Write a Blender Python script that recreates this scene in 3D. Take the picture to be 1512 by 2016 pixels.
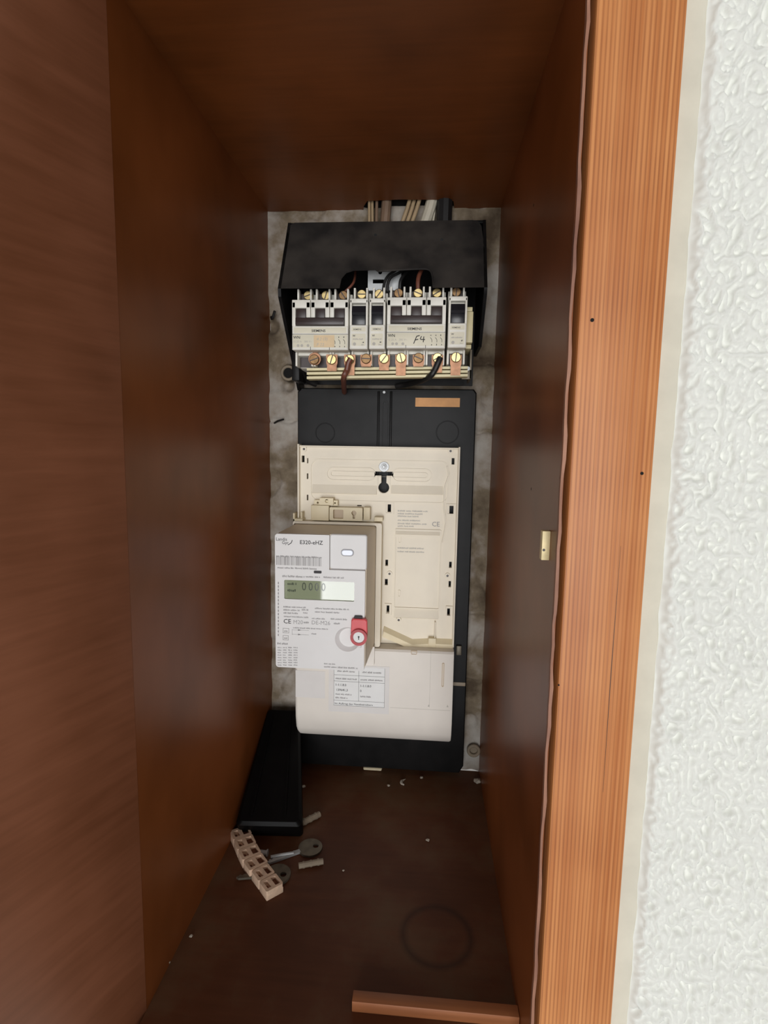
import bpy, bmesh, math, random
import numpy as np
from mathutils import Vector, Matrix

for o in list(bpy.data.objects):
    bpy.data.objects.remove(o)
SC = bpy.context.scene
COL = SC.collection
MM = 0.001
random.seed(4)

# ------------------------------------------------------------------ camera
CAM = Vector((47.6, -625.0, 387.4))
RT = Vector((0.99675782, 0.07877493, 0.01638158))
UP = Vector((-0.0256079, 0.11757974, 0.99273322))
FW = Vector((-0.07627635, 0.9899341, -0.11921579))
FPX = 1075.4
cd = bpy.data.cameras.new('camera')
cam = bpy.data.objects.new('camera', cd)
COL.objects.link(cam)
cd.sensor_fit = 'VERTICAL'
cd.sensor_height = 24.0
cd.lens = 24.0 * FPX / 2016.0
cd.clip_start = 0.01
m3 = Matrix((RT, UP, -FW)).transposed()
cam.matrix_world = Matrix.Translation(CAM * MM) @ m3.to_4x4()
SC.camera = cam

# ------------------------------------------------------------------ light
w = bpy.data.worlds.new('room_light')
SC.world = w
w.use_nodes = True
w.node_tree.nodes['Background'].inputs[0].default_value = (1.0, 0.965, 0.92, 1)
w.node_tree.nodes['Background'].inputs[1].default_value = 0.30
WINDOW_STRENGTH = 7.8
SC.view_settings.view_transform = 'Standard'
SC.view_settings.look = 'None'
SC.view_settings.gamma = 1.0
SC.view_settings.use_curve_mapping = False
SC.view_settings.exposure = 0.0


def at(px, py, Y):
    """pixel of the photograph -> (x, z) in mm on the plane at depth Y"""
    d = FW * FPX + RT * (px - 756) - UP * (py - 1008)
    t = (Y - CAM.y) / d.y
    q = CAM + d * t
    return q.x, q.z


def atz(px, py, Z):
    d = FW * FPX + RT * (px - 756) - UP * (py - 1008)
    t = (Z - CAM.z) / d.z
    q = CAM + d * t
    return q.x, q.y


# ------------------------------------------------------------------ materials
def lin(c):
    return tuple(((v / 255) / 12.92 if v / 255 <= 0.04045 else ((v / 255 + 0.055) / 1.055) ** 2.4) for v in c)


def base_mat(name):
    m = bpy.data.materials.new(name)
    m.use_nodes = True
    nt = m.node_tree
    return m, nt, nt.nodes['Principled BSDF']


def plain(name, c, rough=0.5, metal=0.0, var=0.06, scale=60.0, bump=0.0, bscale=300.0, coat=0.0, c2=None, spec=0.5):
    m, nt, p = base_mat(name)
    a = lin(c)
    b = lin(c2) if c2 else tuple(v * (1 - var * 3) for v in a)
    tc = nt.nodes.new('ShaderNodeTexCoord')
    no = nt.nodes.new('ShaderNodeTexNoise')
    no.inputs['Scale'].default_value = scale
    no.inputs['Detail'].default_value = 5
    nt.links.new(tc.outputs['Object'], no.inputs['Vector'])
    rp = nt.nodes.new('ShaderNodeValToRGB')
    rp.color_ramp.elements[0].position = 0.35
    rp.color_ramp.elements[1].position = 0.62
    rp.color_ramp.elements[0].color = (*b, 1)
    rp.color_ramp.elements[1].color = (*a, 1)
    nt.links.new(no.outputs['Fac'], rp.inputs['Fac'])
    nt.links.new(rp.outputs['Color'], p.inputs['Base Color'])
    p.inputs['Roughness'].default_value = rough
    p.inputs['Metallic'].default_value = metal
    p.inputs['Coat Weight'].default_value = coat
    p.inputs['Specular IOR Level'].default_value = spec
    if bump:
        n2 = nt.nodes.new('ShaderNodeTexNoise')
        n2.inputs['Scale'].default_value = bscale
        n2.inputs['Detail'].default_value = 4
        nt.links.new(tc.outputs['Object'], n2.inputs['Vector'])
        bp = nt.nodes.new('ShaderNodeBump')
        bp.inputs['Strength'].default_value = bump
        bp.inputs['Distance'].default_value = 0.001
        nt.links.new(n2.outputs['Fac'], bp.inputs['Height'])
        nt.links.new(bp.outputs['Normal'], p.inputs['Normal'])
    return m


def wood(name, dark, light, scl, rough=0.4, lines=0.35, bump=0.15, coat=0.0, blotch=None, spec=0.5):
    """grain: noise stretched by scl (x, y, z frequencies)"""
    m, nt, p = base_mat(name)
    tc = nt.nodes.new('ShaderNodeTexCoord')
    mp = nt.nodes.new('ShaderNodeMapping')
    mp.inputs['Scale'].default_value = scl
    nt.links.new(tc.outputs['Object'], mp.inputs['Vector'])
    no = nt.nodes.new('ShaderNodeTexNoise')
    no.inputs['Scale'].default_value = 1.0
    no.inputs['Detail'].default_value = 6
    no.inputs['Roughness'].default_value = 0.6
    nt.links.new(mp.outputs['Vector'], no.inputs['Vector'])
    big = nt.nodes.new('ShaderNodeTexNoise')
    big.inputs['Scale'].default_value = 9.0
    big.inputs['Detail'].default_value = 3
    nt.links.new(tc.outputs['Object'], big.inputs['Vector'])
    mx = nt.nodes.new('ShaderNodeMath')
    mx.operation = 'MULTIPLY_ADD'
    mx.inputs[1].default_value = lines
    nt.links.new(no.outputs['Fac'], mx.inputs[0])
    ml = nt.nodes.new('ShaderNodeMath')
    ml.operation = 'MULTIPLY'
    ml.inputs[1].default_value = 1 - lines
    nt.links.new(big.outputs['Fac'], ml.inputs[0])
    nt.links.new(ml.outputs[0], mx.inputs[2])
    rp = nt.nodes.new('ShaderNodeValToRGB')
    rp.color_ramp.elements[0].position = 0.38
    rp.color_ramp.elements[1].position = 0.62
    rp.color_ramp.elements[0].color = (*lin(dark), 1)
    rp.color_ramp.elements[1].color = (*lin(light), 1)
    nt.links.new(mx.outputs[0], rp.inputs['Fac'])
    col = rp.outputs['Color']
    if blotch:
        c3, bs, lo, hi = blotch
        n3 = nt.nodes.new('ShaderNodeTexNoise')
        n3.inputs['Scale'].default_value = bs
        n3.inputs['Detail'].default_value = 6
        n3.inputs['Roughness'].default_value = 0.65
        nt.links.new(tc.outputs['Object'], n3.inputs['Vector'])
        r3 = nt.nodes.new('ShaderNodeValToRGB')
        r3.color_ramp.elements[0].position = lo
        r3.color_ramp.elements[1].position = hi
        r3.color_ramp.elements[1].color = (0.75, 0.75, 0.75, 1)
        nt.links.new(n3.outputs['Fac'], r3.inputs['Fac'])
        mc = nt.nodes.new('ShaderNodeMix')
        mc.data_type = 'RGBA'
        nt.links.new(r3.outputs['Color'], mc.inputs['Factor'])
        nt.links.new(col, mc.inputs[6])
        mc.inputs[7].default_value = (*lin(c3), 1)
        col = mc.outputs[2]
    nt.links.new(col, p.inputs['Base Color'])
    p.inputs['Roughness'].default_value = rough
    p.inputs['Coat Weight'].default_value = coat
    p.inputs['Specular IOR Level'].default_value = spec
    bp = nt.nodes.new('ShaderNodeBump')
    bp.inputs['Strength'].default_value = bump
    bp.inputs['Distance'].default_value = 0.0006
    nt.links.new(no.outputs['Fac'], bp.inputs['Height'])
    nt.links.new(bp.outputs['Normal'], p.inputs['Normal'])
    return m


def add_bands(m, freq, dark, amount):
    """fine annual rings running along z"""
    nt = m.node_tree
    p = nt.nodes['Principled BSDF']
    src = p.inputs['Base Color'].links[0].from_socket
    tc = nt.nodes.new('ShaderNodeTexCoord')
    mp = nt.nodes.new('ShaderNodeMapping')
    mp.inputs['Scale'].default_value = (1, 1, .03)
    nt.links.new(tc.outputs['Object'], mp.inputs['Vector'])
    wv = nt.nodes.new('ShaderNodeTexWave')
    wv.inputs['Scale'].default_value = freq
    wv.inputs['Distortion'].default_value = 5.0
    wv.inputs['Detail'].default_value = 3
    wv.inputs['Detail Scale'].default_value = .35
    nt.links.new(mp.outputs['Vector'], wv.inputs['Vector'])
    no = nt.nodes.new('ShaderNodeTexNoise')
    no.inputs['Scale'].default_value = 22
    nt.links.new(tc.outputs['Object'], no.inputs['Vector'])
    mu = nt.nodes.new('ShaderNodeMath')
    mu.operation = 'MULTIPLY'
    pw = nt.nodes.new('ShaderNodeMath')
    pw.operation = 'POWER'
    pw.inputs[1].default_value = 2.2
    nt.links.new(wv.outputs['Fac'], pw.inputs[0])
    nt.links.new(pw.outputs[0], mu.inputs[0])
    nt.links.new(no.outputs['Fac'], mu.inputs[1])
    m2 = nt.nodes.new('ShaderNodeMath')
    m2.operation = 'MULTIPLY'
    m2.inputs[1].default_value = amount
    nt.links.new(mu.outputs[0], m2.inputs[0])
    mx = nt.nodes.new('ShaderNodeMix')
    mx.data_type = 'RGBA'
    nt.links.new(m2.outputs[0], mx.inputs['Factor'])
    nt.links.new(src, mx.inputs[6])
    mx.inputs[7].default_value = (*lin(dark), 1)
    nt.links.new(mx.outputs[2], p.inputs['Base Color'])


def add_ring(m, cx, cy, r, wdt, col):
    """ring-shaped stain left by a pot or tin on a board"""
    nt = m.node_tree
    p = nt.nodes['Principled BSDF']
    src = p.inputs['Base Color'].links[0].from_socket
    tc = nt.nodes.new('ShaderNodeTexCoord')
    vd = nt.nodes.new('ShaderNodeVectorMath')
    vd.operation = 'DISTANCE'
    vd.inputs[1].default_value = (cx * MM, cy * MM, 0)
    nt.links.new(tc.outputs['Object'], vd.inputs[0])
    a = nt.nodes.new('ShaderNodeMath')
    a.operation = 'SUBTRACT'
    a.inputs[1].default_value = r * MM
    nt.links.new(vd.outputs['Value'], a.inputs[0])
    ab = nt.nodes.new('ShaderNodeMath')
    ab.operation = 'ABSOLUTE'
    nt.links.new(a.outputs[0], ab.inputs[0])
    mr = nt.nodes.new('ShaderNodeMapRange')
    mr.inputs['From Min'].default_value = 0
    mr.inputs['From Max'].default_value = wdt * MM
    mr.inputs['To Min'].default_value = .55
    mr.inputs['To Max'].default_value = 0
    nt.links.new(ab.outputs[0], mr.inputs['Value'])
    mx = nt.nodes.new('ShaderNodeMix')
    mx.data_type = 'RGBA'
    nt.links.new(mr.outputs['Result'], mx.inputs['Factor'])
    nt.links.new(src, mx.inputs[6])
    mx.inputs[7].default_value = (*lin(col), 1)
    nt.links.new(mx.outputs[2], p.inputs['Base Color'])


def plaster_back():
    m, nt, p = base_mat('old_plaster')
    tc = nt.nodes.new('ShaderNodeTexCoord')
    n1 = nt.nodes.new('ShaderNodeTexNoise')
    n1.inputs['Scale'].default_value = 15
    n1.inputs['Detail'].default_value = 9
    n1.inputs['Roughness'].default_value = 0.58
    nt.links.new(tc.outputs['Object'], n1.inputs['Vector'])
    rp = nt.nodes.new('ShaderNodeValToRGB')
    els = rp.color_ramp.elements
    els[0].position = 0.34
    els[0].color = (*lin((84, 70, 54)), 1)
    els[1].position = 0.66
    els[1].color = (*lin((190, 186, 178)), 1)
    e = els.new(0.45)
    e.color = (*lin((130, 116, 96)), 1)
    e = els.new(0.53)
    e.color = (*lin((164, 154, 142)), 1)
    nt.links.new(n1.outputs['Fac'], rp.inputs['Fac'])
    nt.links.new(rp.outputs['Color'], p.inputs['Base Color'])
    p.inputs['Roughness'].default_value = 0.95
    n2 = nt.nodes.new('ShaderNodeTexNoise')
    n2.inputs['Scale'].default_value = 140
    n2.inputs['Detail'].default_value = 6
    nt.links.new(tc.outputs['Object'], n2.inputs['Vector'])
    bp = nt.nodes.new('ShaderNodeBump')
    bp.inputs['Strength'].default_value = 0.6
    bp.inputs['Distance'].default_value = 0.002
    nt.links.new(n2.outputs['Fac'], bp.inputs['Height'])
    nt.links.new(bp.outputs['Normal'], p.inputs['Normal'])
    return m


M = {}
M['side'] = wood('mahogany_veneer', (116, 63, 27), (146, 83, 42), (160, 14, 3), rough=0.36, lines=0.3, bump=0.05, spec=0.2)
M['ceilw'] = wood('mahogany_veneer_ceiling', (106, 57, 23), (132, 73, 33), (14, 160, 14), rough=0.42, lines=0.25, bump=0.05, spec=0.28)
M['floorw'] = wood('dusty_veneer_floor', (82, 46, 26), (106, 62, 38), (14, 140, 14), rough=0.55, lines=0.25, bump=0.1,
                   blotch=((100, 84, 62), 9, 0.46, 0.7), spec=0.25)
M['door'] = wood('door_veneer', (114, 68, 43), (140, 88, 62), (14, 4, 150), rough=0.42, lines=0.35, bump=0.05, spec=0.3)
M['pine'] = wood('stained_pine', (182, 110, 56), (214, 146, 88), (330, 330, 2.2), rough=0.5, lines=0.62, bump=0.5)
add_bands(M['pine'], 140, (136, 74, 36), 1.0)
add_ring(M['floorw'], 65, -229, 27, 5, (38, 20, 14))
M['edge'] = wood('worn_veneer_edge', (112, 70, 54), (172, 124, 98), (60, 60, 18), rough=0.6, lines=0.5, bump=0.4)
M['rail'] = wood('stop_rail_wood', (134, 80, 46), (176, 112, 70), (4, 160, 160), rough=0.5, lines=0.5)
M['wall'] = plain('white_roughcast', (226, 227, 220), 0.9, var=0.012, scale=30)
M['strip'] = plain('cream_filler', (214, 209, 192), 0.85, var=0.03, scale=40, bump=0.3, bscale=120)
M['oldplaster'] = plaster_back()
M['black'] = plain('black_plastic', (26, 25, 25), 0.4, var=0.1, scale=45, bump=0.05, bscale=500, c2=(18, 18, 18), spec=0.13)
M['deepblack'] = plain('deep_black_plastic', (14, 13, 13), 0.45, var=0.1, scale=45, c2=(10, 9, 9), spec=0.12)
M['blackdust'] = plain('dusty_black_plastic', (58, 54, 50), 0.65, var=0.1, scale=30, c2=(34, 32, 31), bump=0.1, bscale=500, spec=0.2)
M['blackmatte'] = plain('dark_void_black', (14, 12, 11), 0.9, var=0.1)
M['rubber'] = plain('black_cable_sheath', (26, 25, 25), 0.55)
M['cream'] = plain('cream_plastic', (232, 222, 202), 0.5, var=0.02, scale=30)
M['ivory'] = plain('aged_ivory_plastic', (226, 212, 178), 0.5, var=0.03, scale=40)
M['cover'] = plain('cover_plastic', (229, 222, 212), 0.45, var=0.015, scale=25)
M['tan'] = plain('shaded_side_plastic', (196, 176, 150), 0.5, var=0.03, scale=40)  # darker cream plastic, shade put into the colour
M['meter'] = plain('light_grey_meter_plastic', (222, 220, 218), 0.45, var=0.012, scale=25)
M['meterside'] = plain('beige_meter_side_plastic', (238, 224, 200), 0.5, var=0.02, scale=30)  # beige sides, with bounce light put into the colour
M['brk'] = plain('breaker_white_plastic', (228, 225, 214), 0.45, var=0.03, scale=60)
M['brkcream'] = plain('breaker_label_cream', (222, 216, 194), 0.55, var=0.02)
M['brown'] = plain('dark_brown_toggle', (52, 38, 36), 0.4, var=0.05)
M['toggle'] = plain('black_toggle', (30, 30, 36), 0.3, var=0.05)
M['busb'] = plain('busbar_ivory', (224, 212, 168), 0.45, var=0.04)
M['copper'] = plain('dull_copper', (188, 140, 108), 0.5, metal=0.5, var=0.1, scale=200)
M['brass'] = plain('brass', (196, 174, 122), 0.32, metal=0.85, var=0.08, scale=200)
M['brassold'] = plain('tarnished_brass', (140, 110, 76), 0.42, metal=0.8, var=0.12, scale=200)
M['plate'] = plain('strike_brass', (232, 214, 164), 0.5, metal=0.15, var=0.06, scale=150)
M['steel'] = plain('zinc_steel', (186, 188, 188), 0.45, metal=0.35, var=0.06, scale=120)
M['dullsteel'] = plain('dull_steel', (120, 112, 98), 0.5, metal=0.6, var=0.1, scale=120)
M['ink'] = plain('dark_print', (58, 56, 58), 0.7)
M['grey'] = plain('grey_print', (158, 155, 154), 0.7, var=0.03)
M['lgrey'] = plain('faint_print', (186, 181, 172), 0.7, var=0.03)
M['paper'] = plain('white_paper_label', (232, 232, 230), 0.7, var=0.01)
M['tape'] = plain('yellowed_tape', (226, 200, 160), 0.6, var=0.04)
M['clear'] = plain('greyish_sticker', (218, 214, 210), 0.4, var=0.01)
M['orange'] = plain('tan_paper_strip', (214, 158, 104), 0.7, var=0.04, scale=120)
M['red'] = plain('red_seal_plastic', (222, 84, 88), 0.4, var=0.04)
M['redd'] = plain('dark_red_ring', (180, 52, 58), 0.4, var=0.04)
M['brownwire'] = plain('brown_wire', (112, 64, 48), 0.45)
M['tanwire'] = plain('beige_cable', (176, 152, 118), 0.5, var=0.05)
M['dwire'] = plain('greybrown_cable', (128, 104, 84), 0.55, var=0.05)
M['whitewire'] = plain('white_cable', (206, 198, 178), 0.5, var=0.05)
M['termp'] = plain('terminal_beige', (234, 202, 174), 0.5, var=0.05, scale=200)
M['rust'] = plain('rusty_terminal_insert', (120, 70, 48), 0.5, metal=0.4, var=0.1)
M['anchor'] = plain('dusty_grey_plastic', (150, 136, 116), 0.6, var=0.05)
M['crumb'] = plain('plaster_crumb', (196, 186, 170), 0.9)
M['ledgrey'] = plain('pale_blue_lens', (226, 232, 244), 0.12, var=0.0)


def lcd_mat():
    m, nt, p = base_mat('lcd_glass')
    p.inputs['Base Color'].default_value = (*lin((134, 142, 112)), 1)
    p.inputs['Roughness'].default_value = 0.03
    p.inputs['IOR'].default_value = 1.8
    return m


M['lcd'] = lcd_mat()
M['lcdink'] = plain('lcd_segment', (70, 78, 62), 0.1, coat=0.6)


def emit_mat(name, c, s):
    m, nt, p = base_mat(name)
    p.inputs['Base Color'].default_value = (0.8, 0.8, 0.8, 1)
    p.inputs['Emission Color'].default_value = (*c, 1)
    p.inputs['Emission Strength'].default_value = s
    return m


M['sky'] = emit_mat('bright_window_daylight', (0.98, 0.985, 1.0), WINDOW_STRENGTH)


# ------------------------------------------------------------------ mesh helpers (all in mm)
def MB():
    return bmesh.new()


def box(bm, x0, x1, y0, y1, z0, z1, bev=0.0, seg=2):
    t = bmesh.new()
    bmesh.ops.create_cube(t, size=1.0)
    for v in t.verts:
        v.co = Vector((x0 + (v.co.x + .5) * (x1 - x0), y0 + (v.co.y + .5) * (y1 - y0), z0 + (v.co.z + .5) * (z1 - z0)))
    if bev:
        bmesh.ops.bevel(t, geom=t.edges[:], offset=bev, segments=seg, affect='EDGES', profile=0.5)
    merge(bm, t)


def merge(bm, t, mat=None):
    me = bpy.data.meshes.new('tmp')
    if mat is not None:
        bmesh.ops.transform(t, matrix=mat, verts=t.verts)
    t.to_mesh(me)
    t.free()
    bm.from_mesh(me)
    bpy.data.meshes.remove(me)


AX = {'xz': lambda u, v, w_: Vector((u, w_, v)), 'xy': lambda u, v, w_: Vector((u, v, w_)), 'yz': lambda u, v, w_: Vector((w_, u, v))}


def plate(bm, outer, holes, w0, w1, ax='xz'):
    """flat plate with holes: outlines in (u, v), from w0 (front) to w1 (back)"""
    t = bmesh.new()
    f = AX[ax]
    es = []
    for loop in [outer] + list(holes):
        vs = [t.verts.new(f(u, v, w0)) for u, v in loop]
        for i in range(len(vs)):
            es.append(t.edges.new((vs[i], vs[(i + 1) % len(vs)])))
    bmesh.ops.triangle_fill(t, edges=es, use_beauty=True, use_dissolve=False)
    r = bmesh.ops.extrude_face_region(t, geom=t.faces[:])
    d = f(0, 0, w1) - f(0, 0, w0)
    bmesh.ops.translate(t, vec=d, verts=[g for g in r['geom'] if isinstance(g, bmesh.types.BMVert)])
    bmesh.ops.recalc_face_normals(t, faces=t.faces[:])
    merge(bm, t)


def loft(bm, loops):
    """closed loops of equal count -> capped body"""
    t = bmesh.new()
    L = [[t.verts.new(Vector(p)) for p in lp] for lp in loops]
    n = len(L[0])
    for a, b in zip(L, L[1:]):
        for i in range(n):
            t.faces.new((a[i], a[(i + 1) % n], b[(i + 1) % n], b[i]))
    t.faces.new(L[0][::-1])
    t.faces.new(L[-1])
    bmesh.ops.recalc_face_normals(t, faces=t.faces[:])
    merge(bm, t)


def rrect(x0, x1, z0, z1, r=1.0, n=4):
    r = max(0.01, min(r, (x1 - x0) / 2 - .001, (z1 - z0) / 2 - .001))
    out = []
    for cx, cz, a0 in ((x1 - r, z1 - r, 0), (x0 + r, z1 - r, 90), (x0 + r, z0 + r, 180), (x1 - r, z0 + r, 270)):
        for k in range(n + 1):
            a = math.radians(a0 + 90 * k / n)
            out.append((cx + r * math.cos(a), cz + r * math.sin(a)))
    return out


def circ(cx, cz, r, n=24, a0=0, a1=360):
    full = abs(a1 - a0) >= 360
    k = n if full else n + 1
    return [(cx + r * math.cos(math.radians(a0 + (a1 - a0) * i / n)), cz + r * math.sin(math.radians(a0 + (a1 - a0) * i / n))) for i in range(k)]


def shell(bm, x0, x1, z0, z1, r, steps, n=4):
    """rounded-rectangle body facing -Y; steps = [(inset, Y), ...] back to front"""
    loft(bm, [[(u, y, v) for u, v in rrect(x0 + i, x1 - i, z0 + i, z1 - i, r - i * .6, n)] for i, y in steps])


def cyl(bm, c, r, h, ax='y', n=20, bev=0.0, r2=None):
    """disc or cylinder from c, going h along the axis"""
    r2 = r if r2 is None else r2
    cx, cy, cz = c

    def ring(rad, d):
        out = []
        for i in range(n):
            a = 2 * math.pi * i / n
            p, q = rad * math.cos(a), rad * math.sin(a)
            out.append({'y': (cx + p, cy + d, cz + q), 'z': (cx + p, cy + q, cz + d), 'x': (cx + d, cy + p, cz + q)}[ax])
        return out
    s = 1 if h > 0 else -1
    if bev:
        loft(bm, [ring(r, 0), ring(r2, h - s * bev), ring(r2 - bev, h)])
    else:
        loft(bm, [ring(r, 0), ring(r2, h)])


def spline(pts, k=8):
    P = [Vector(p) for p in pts]
    P = [2 * P[0] - P[1]] + P + [2 * P[-1] - P[-2]]
    out = []
    for i in range(1, len(P) - 2):
        a, b, c, d = P[i - 1:i + 3]
        for j in range(k):
            t = j / k
            out.append(0.5 * ((2 * b) + (c - a) * t + (2 * a - 5 * b + 4 * c - d) * t * t + (3 * b - a - 3 * c + d) * t ** 3))
    out.append(P[-2])
    return out


def tube(bm, pts, r, n=10, k=8, closed_path=False):
    S = spline(pts, k)
    loops = []
    prev = None
    for i, p in enumerate(S):
        t = (S[min(i + 1, len(S) - 1)] - S[max(i - 1, 0)]).normalized()
        if prev is None:
            a = t.orthogonal().normalized()
        else:
            a = (prev - t * prev.dot(t)).normalized()
        prev = a
        b = t.cross(a)
        loops.append([tuple(p + r * (math.cos(2 * math.pi * q / n) * a + math.sin(2 * math.pi * q / n) * b)) for q in range(n)])
    loft(bm, loops)


def torus(bm, c, R_, r, ax='y', n=28, k=8):
    t = bmesh.new()
    V = []
    for i in range(n):
        a = 2 * math.pi * i / n
        row = []
        for j in range(k):
            b = 2 * math.pi * j / k
            u, v, w_ = (R_ + r * math.cos(b)) * math.cos(a), (R_ + r * math.cos(b)) * math.sin(a), r * math.sin(b)
            p = {'y': (u, w_, v), 'z': (u, v, w_), 'x': (w_, u, v)}[ax]
            row.append(t.verts.new(Vector(c) + Vector(p)))
        V.append(row)
    for i in range(n):
        for j in range(k):
            t.faces.new((V[i][j], V[(i + 1) % n][j], V[(i + 1) % n][(j + 1) % k], V[i][(j + 1) % k]))
    bmesh.ops.recalc_face_normals(t, faces=t.faces[:])
    merge(bm, t)


def text(bm, s, size, x, z, Y, rot=0.0, bold=0.0, shear=0.0, sx=1.0):
    """flat lettering on a face looking to -Y; (x, z) is the left end of the base line"""
    c = bpy.data.curves.new('t', 'FONT')
    c.body = s
    c.size = size
    c.offset = bold
    c.shear = shear
    c.resolution_u = 2
    o = bpy.data.objects.new('t', c)
    COL.objects.link(o)
    dg = bpy.context.evaluated_depsgraph_get()
    me = bpy.data.meshes.new_from_object(o.evaluated_get(dg))
    ca, sa = math.cos(rot), math.sin(rot)
    for v in me.vertices:
        u, q = v.co.x * sx, v.co.y
        v.co = Vector((x + u * ca - q * sa, Y, z + u * sa + q * ca))
    bm.from_mesh(me)
    bpy.data.meshes.remove(me)
    bpy.data.objects.remove(o)
    bpy.data.curves.remove(c)


def quad(bm, x0, x1, z0, z1, Y):
    vs = [bm.verts.new(Vector(p)) for p in ((x0, Y, z0), (x1, Y, z0), (x1, Y, z1), (x0, Y, z1))]
    bm.faces.new(vs)


def dashes(bm, x0, x1, z, h, Y, seed=0, wmin=3, wmax=9):
    """a line of print too small to read: broken flat strips"""
    rnd = random.Random(seed)
    x = x0
    while x < x1 - .6:
        L = rnd.uniform(wmin, wmax) * h * .55
        e = min(x + L, x1)
        xx = x
        while xx < e - .2:
            k = h * rnd.uniform(.28, .6)
            quad(bm, xx, min(xx + k, e), z + rnd.choice((0, 0, h * .12)), z + h * rnd.choice((1, .72, .85)), Y)
            xx += k + h * .14
        x = e + h * .5


STUFF = ('fine_print', 'symbol_print', 'edge_print', 'barcode', 'display_digits', 'lettering', 'label_print', 'handwriting', 'maker_logo', 'type_print', 'snap_line')


def obj(name, bm, mat, parent=None, smooth=True, local=False):
    off = Vector((0, 0, 0))
    if parent is not None and not local:
        off = Vector(parent['_o'])
    for v in bm.verts:
        v.co = (v.co - off) * MM
    me = bpy.data.meshes.new(name)
    bm.to_mesh(me)
    bm.free()
    me.materials.append(M[mat] if isinstance(mat, str) else mat)
    if smooth and len(me.polygons):
        me.polygons.foreach_set('use_smooth', [True] * len(me.polygons))
        me.set_sharp_from_angle(angle=math.radians(35))
    o = bpy.data.objects.new(name, me)
    COL.objects.link(o)
    o['_o'] = tuple(off)
    if parent is not None:
        o.parent = parent
        if name in STUFF:
            o['kind'] = 'stuff'
    return o


def tag(o, label, cat, group=None, kind=None):
    o['label'] = label
    o['category'] = cat
    if group:
        o['group'] = group
    if kind:
        o['kind'] = kind
    return o


def thing(name, label, cat, loc=(0, 0, 0), rot=(0, 0, 0), group=None, kind=None):
    o = bpy.data.objects.new(name, None)
    o.empty_display_size = 0.01
    COL.objects.link(o)
    o.location = Vector(loc) * MM
    o.rotation_euler = rot
    o['_o'] = tuple(loc)
    return tag(o, label, cat, group, kind)


def struct(name, bm, mat, label, cat='wall', parent=None):
    o = obj(name, bm, mat, parent)
    if parent is None:
        tag(o, label, cat, kind='structure')
    return o


# numpy gradient noise for relief
def nnoise(x, y, seed=0):
    rs = np.random.RandomState(seed)
    g = rs.rand(256, 256) * 2 * np.pi
    gx, gy = np.cos(g), np.sin(g)
    xi, yi = np.floor(x).astype(int), np.floor(y).astype(int)
    xf, yf = x - xi, y - yi

    def d(i, j):
        a, b = (xi + i) & 255, (yi + j) & 255
        return gx[a, b] * (xf - i) + gy[a, b] * (yf - j)
    u, v = xf ** 3 * (xf * (xf * 6 - 15) + 10), yf ** 3 * (yf * (yf * 6 - 15) + 10)
    return (d(0, 0) * (1 - u) + d(1, 0) * u) * (1 - v) + (d(0, 1) * (1 - u) + d(1, 1) * u) * v


def relief(name, x0, x1, z0, z1, step, fn, mat, label):
    """wall surface as a displaced grid looking to -Y; fn(X, Z) -> Y in mm"""
    nx, nz = int((x1 - x0) / step) + 1, int((z1 - z0) / step) + 1
    X, Z = np.meshgrid(np.linspace(x0, x1, nx), np.linspace(z0, z1, nz))
    Y = fn(X, Z)
    co = np.stack([X, Y, Z], -1).reshape(-1, 3) * MM
    i = np.arange(nx * nz).reshape(nz, nx)
    q = np.stack([i[:-1, :-1], i[:-1, 1:], i[1:, 1:], i[1:, :-1]], -1).reshape(-1, 4)
    me = bpy.data.meshes.new(name)
    me.from_pydata(co.tolist(), [], q.tolist())
    me.polygons.foreach_set('use_smooth', [True] * len(me.polygons))
    me.materials.append(M[mat])
    o = bpy.data.objects.new(name, me)
    COL.objects.link(o)
    o['_o'] = (0, 0, 0)
    tag(o, label, 'wall', kind='structure')
    return o


# ================================================================== THE NICHE
XL, XR, ZC = -135.0, 119.5, 643.0
YF, YD = -326.0, -306.0


def back_y(X, Z):
    y = 1.2 + 1.6 * nnoise(X / 26, Z / 30, 1) + 0.9 * nnoise(X / 9, Z / 9, 2) + 0.4 * nnoise(X / 4, Z / 4, 3)
    n = nnoise(X / 34 + 5, Z / 40 + 3, 7)
    y += 3.5 / (1 + np.exp(-(n - 0.12) * 40))                      # chipped patches
    for zz, xa, xb in ((480, 88, 122), (405, 96, 122), (112, 98, 122), (196, 98, 122), (415, -136, -96)):
        wv = 1.5 * nnoise(X / 12, Z * 0 + zz, 9)
        k = np.exp(-((Z - zz - wv * 3) / 1.6) ** 2) * (X > xa) * (X < xb)
        y += 5 * k                                                  # open joints
    for cx, cz, r, dp in ((-112, 469, 8, 20), (-131, 520, 7, 8), (-113, 455, 7, 7), (108, 205, 5, 4), (106, 62, 9, 5)):
        y += dp / (1 + np.exp((np.hypot(X - cx, Z - cz) - r) * 1.2))
    return np.maximum(y, 0.0)


relief('wall_back', -135, 120, 0, 646, 2.0, back_y, 'oldplaster', 'rough grey old plaster wall at the back of the niche')

b = MB()
box(b, XL - 18, XL, YD, 8, -18, ZC + 18)
struct('wall_left', b, 'side', 'dark brown veneered side panel of the niche beside the open door')
b = MB()
box(b, XR, XR + 1.7, YF + 2, 8, -18, ZC + 18)
wr = struct('wall_right', b, 'side', 'dark brown veneered side panel of the niche next to the pine stile')
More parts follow.
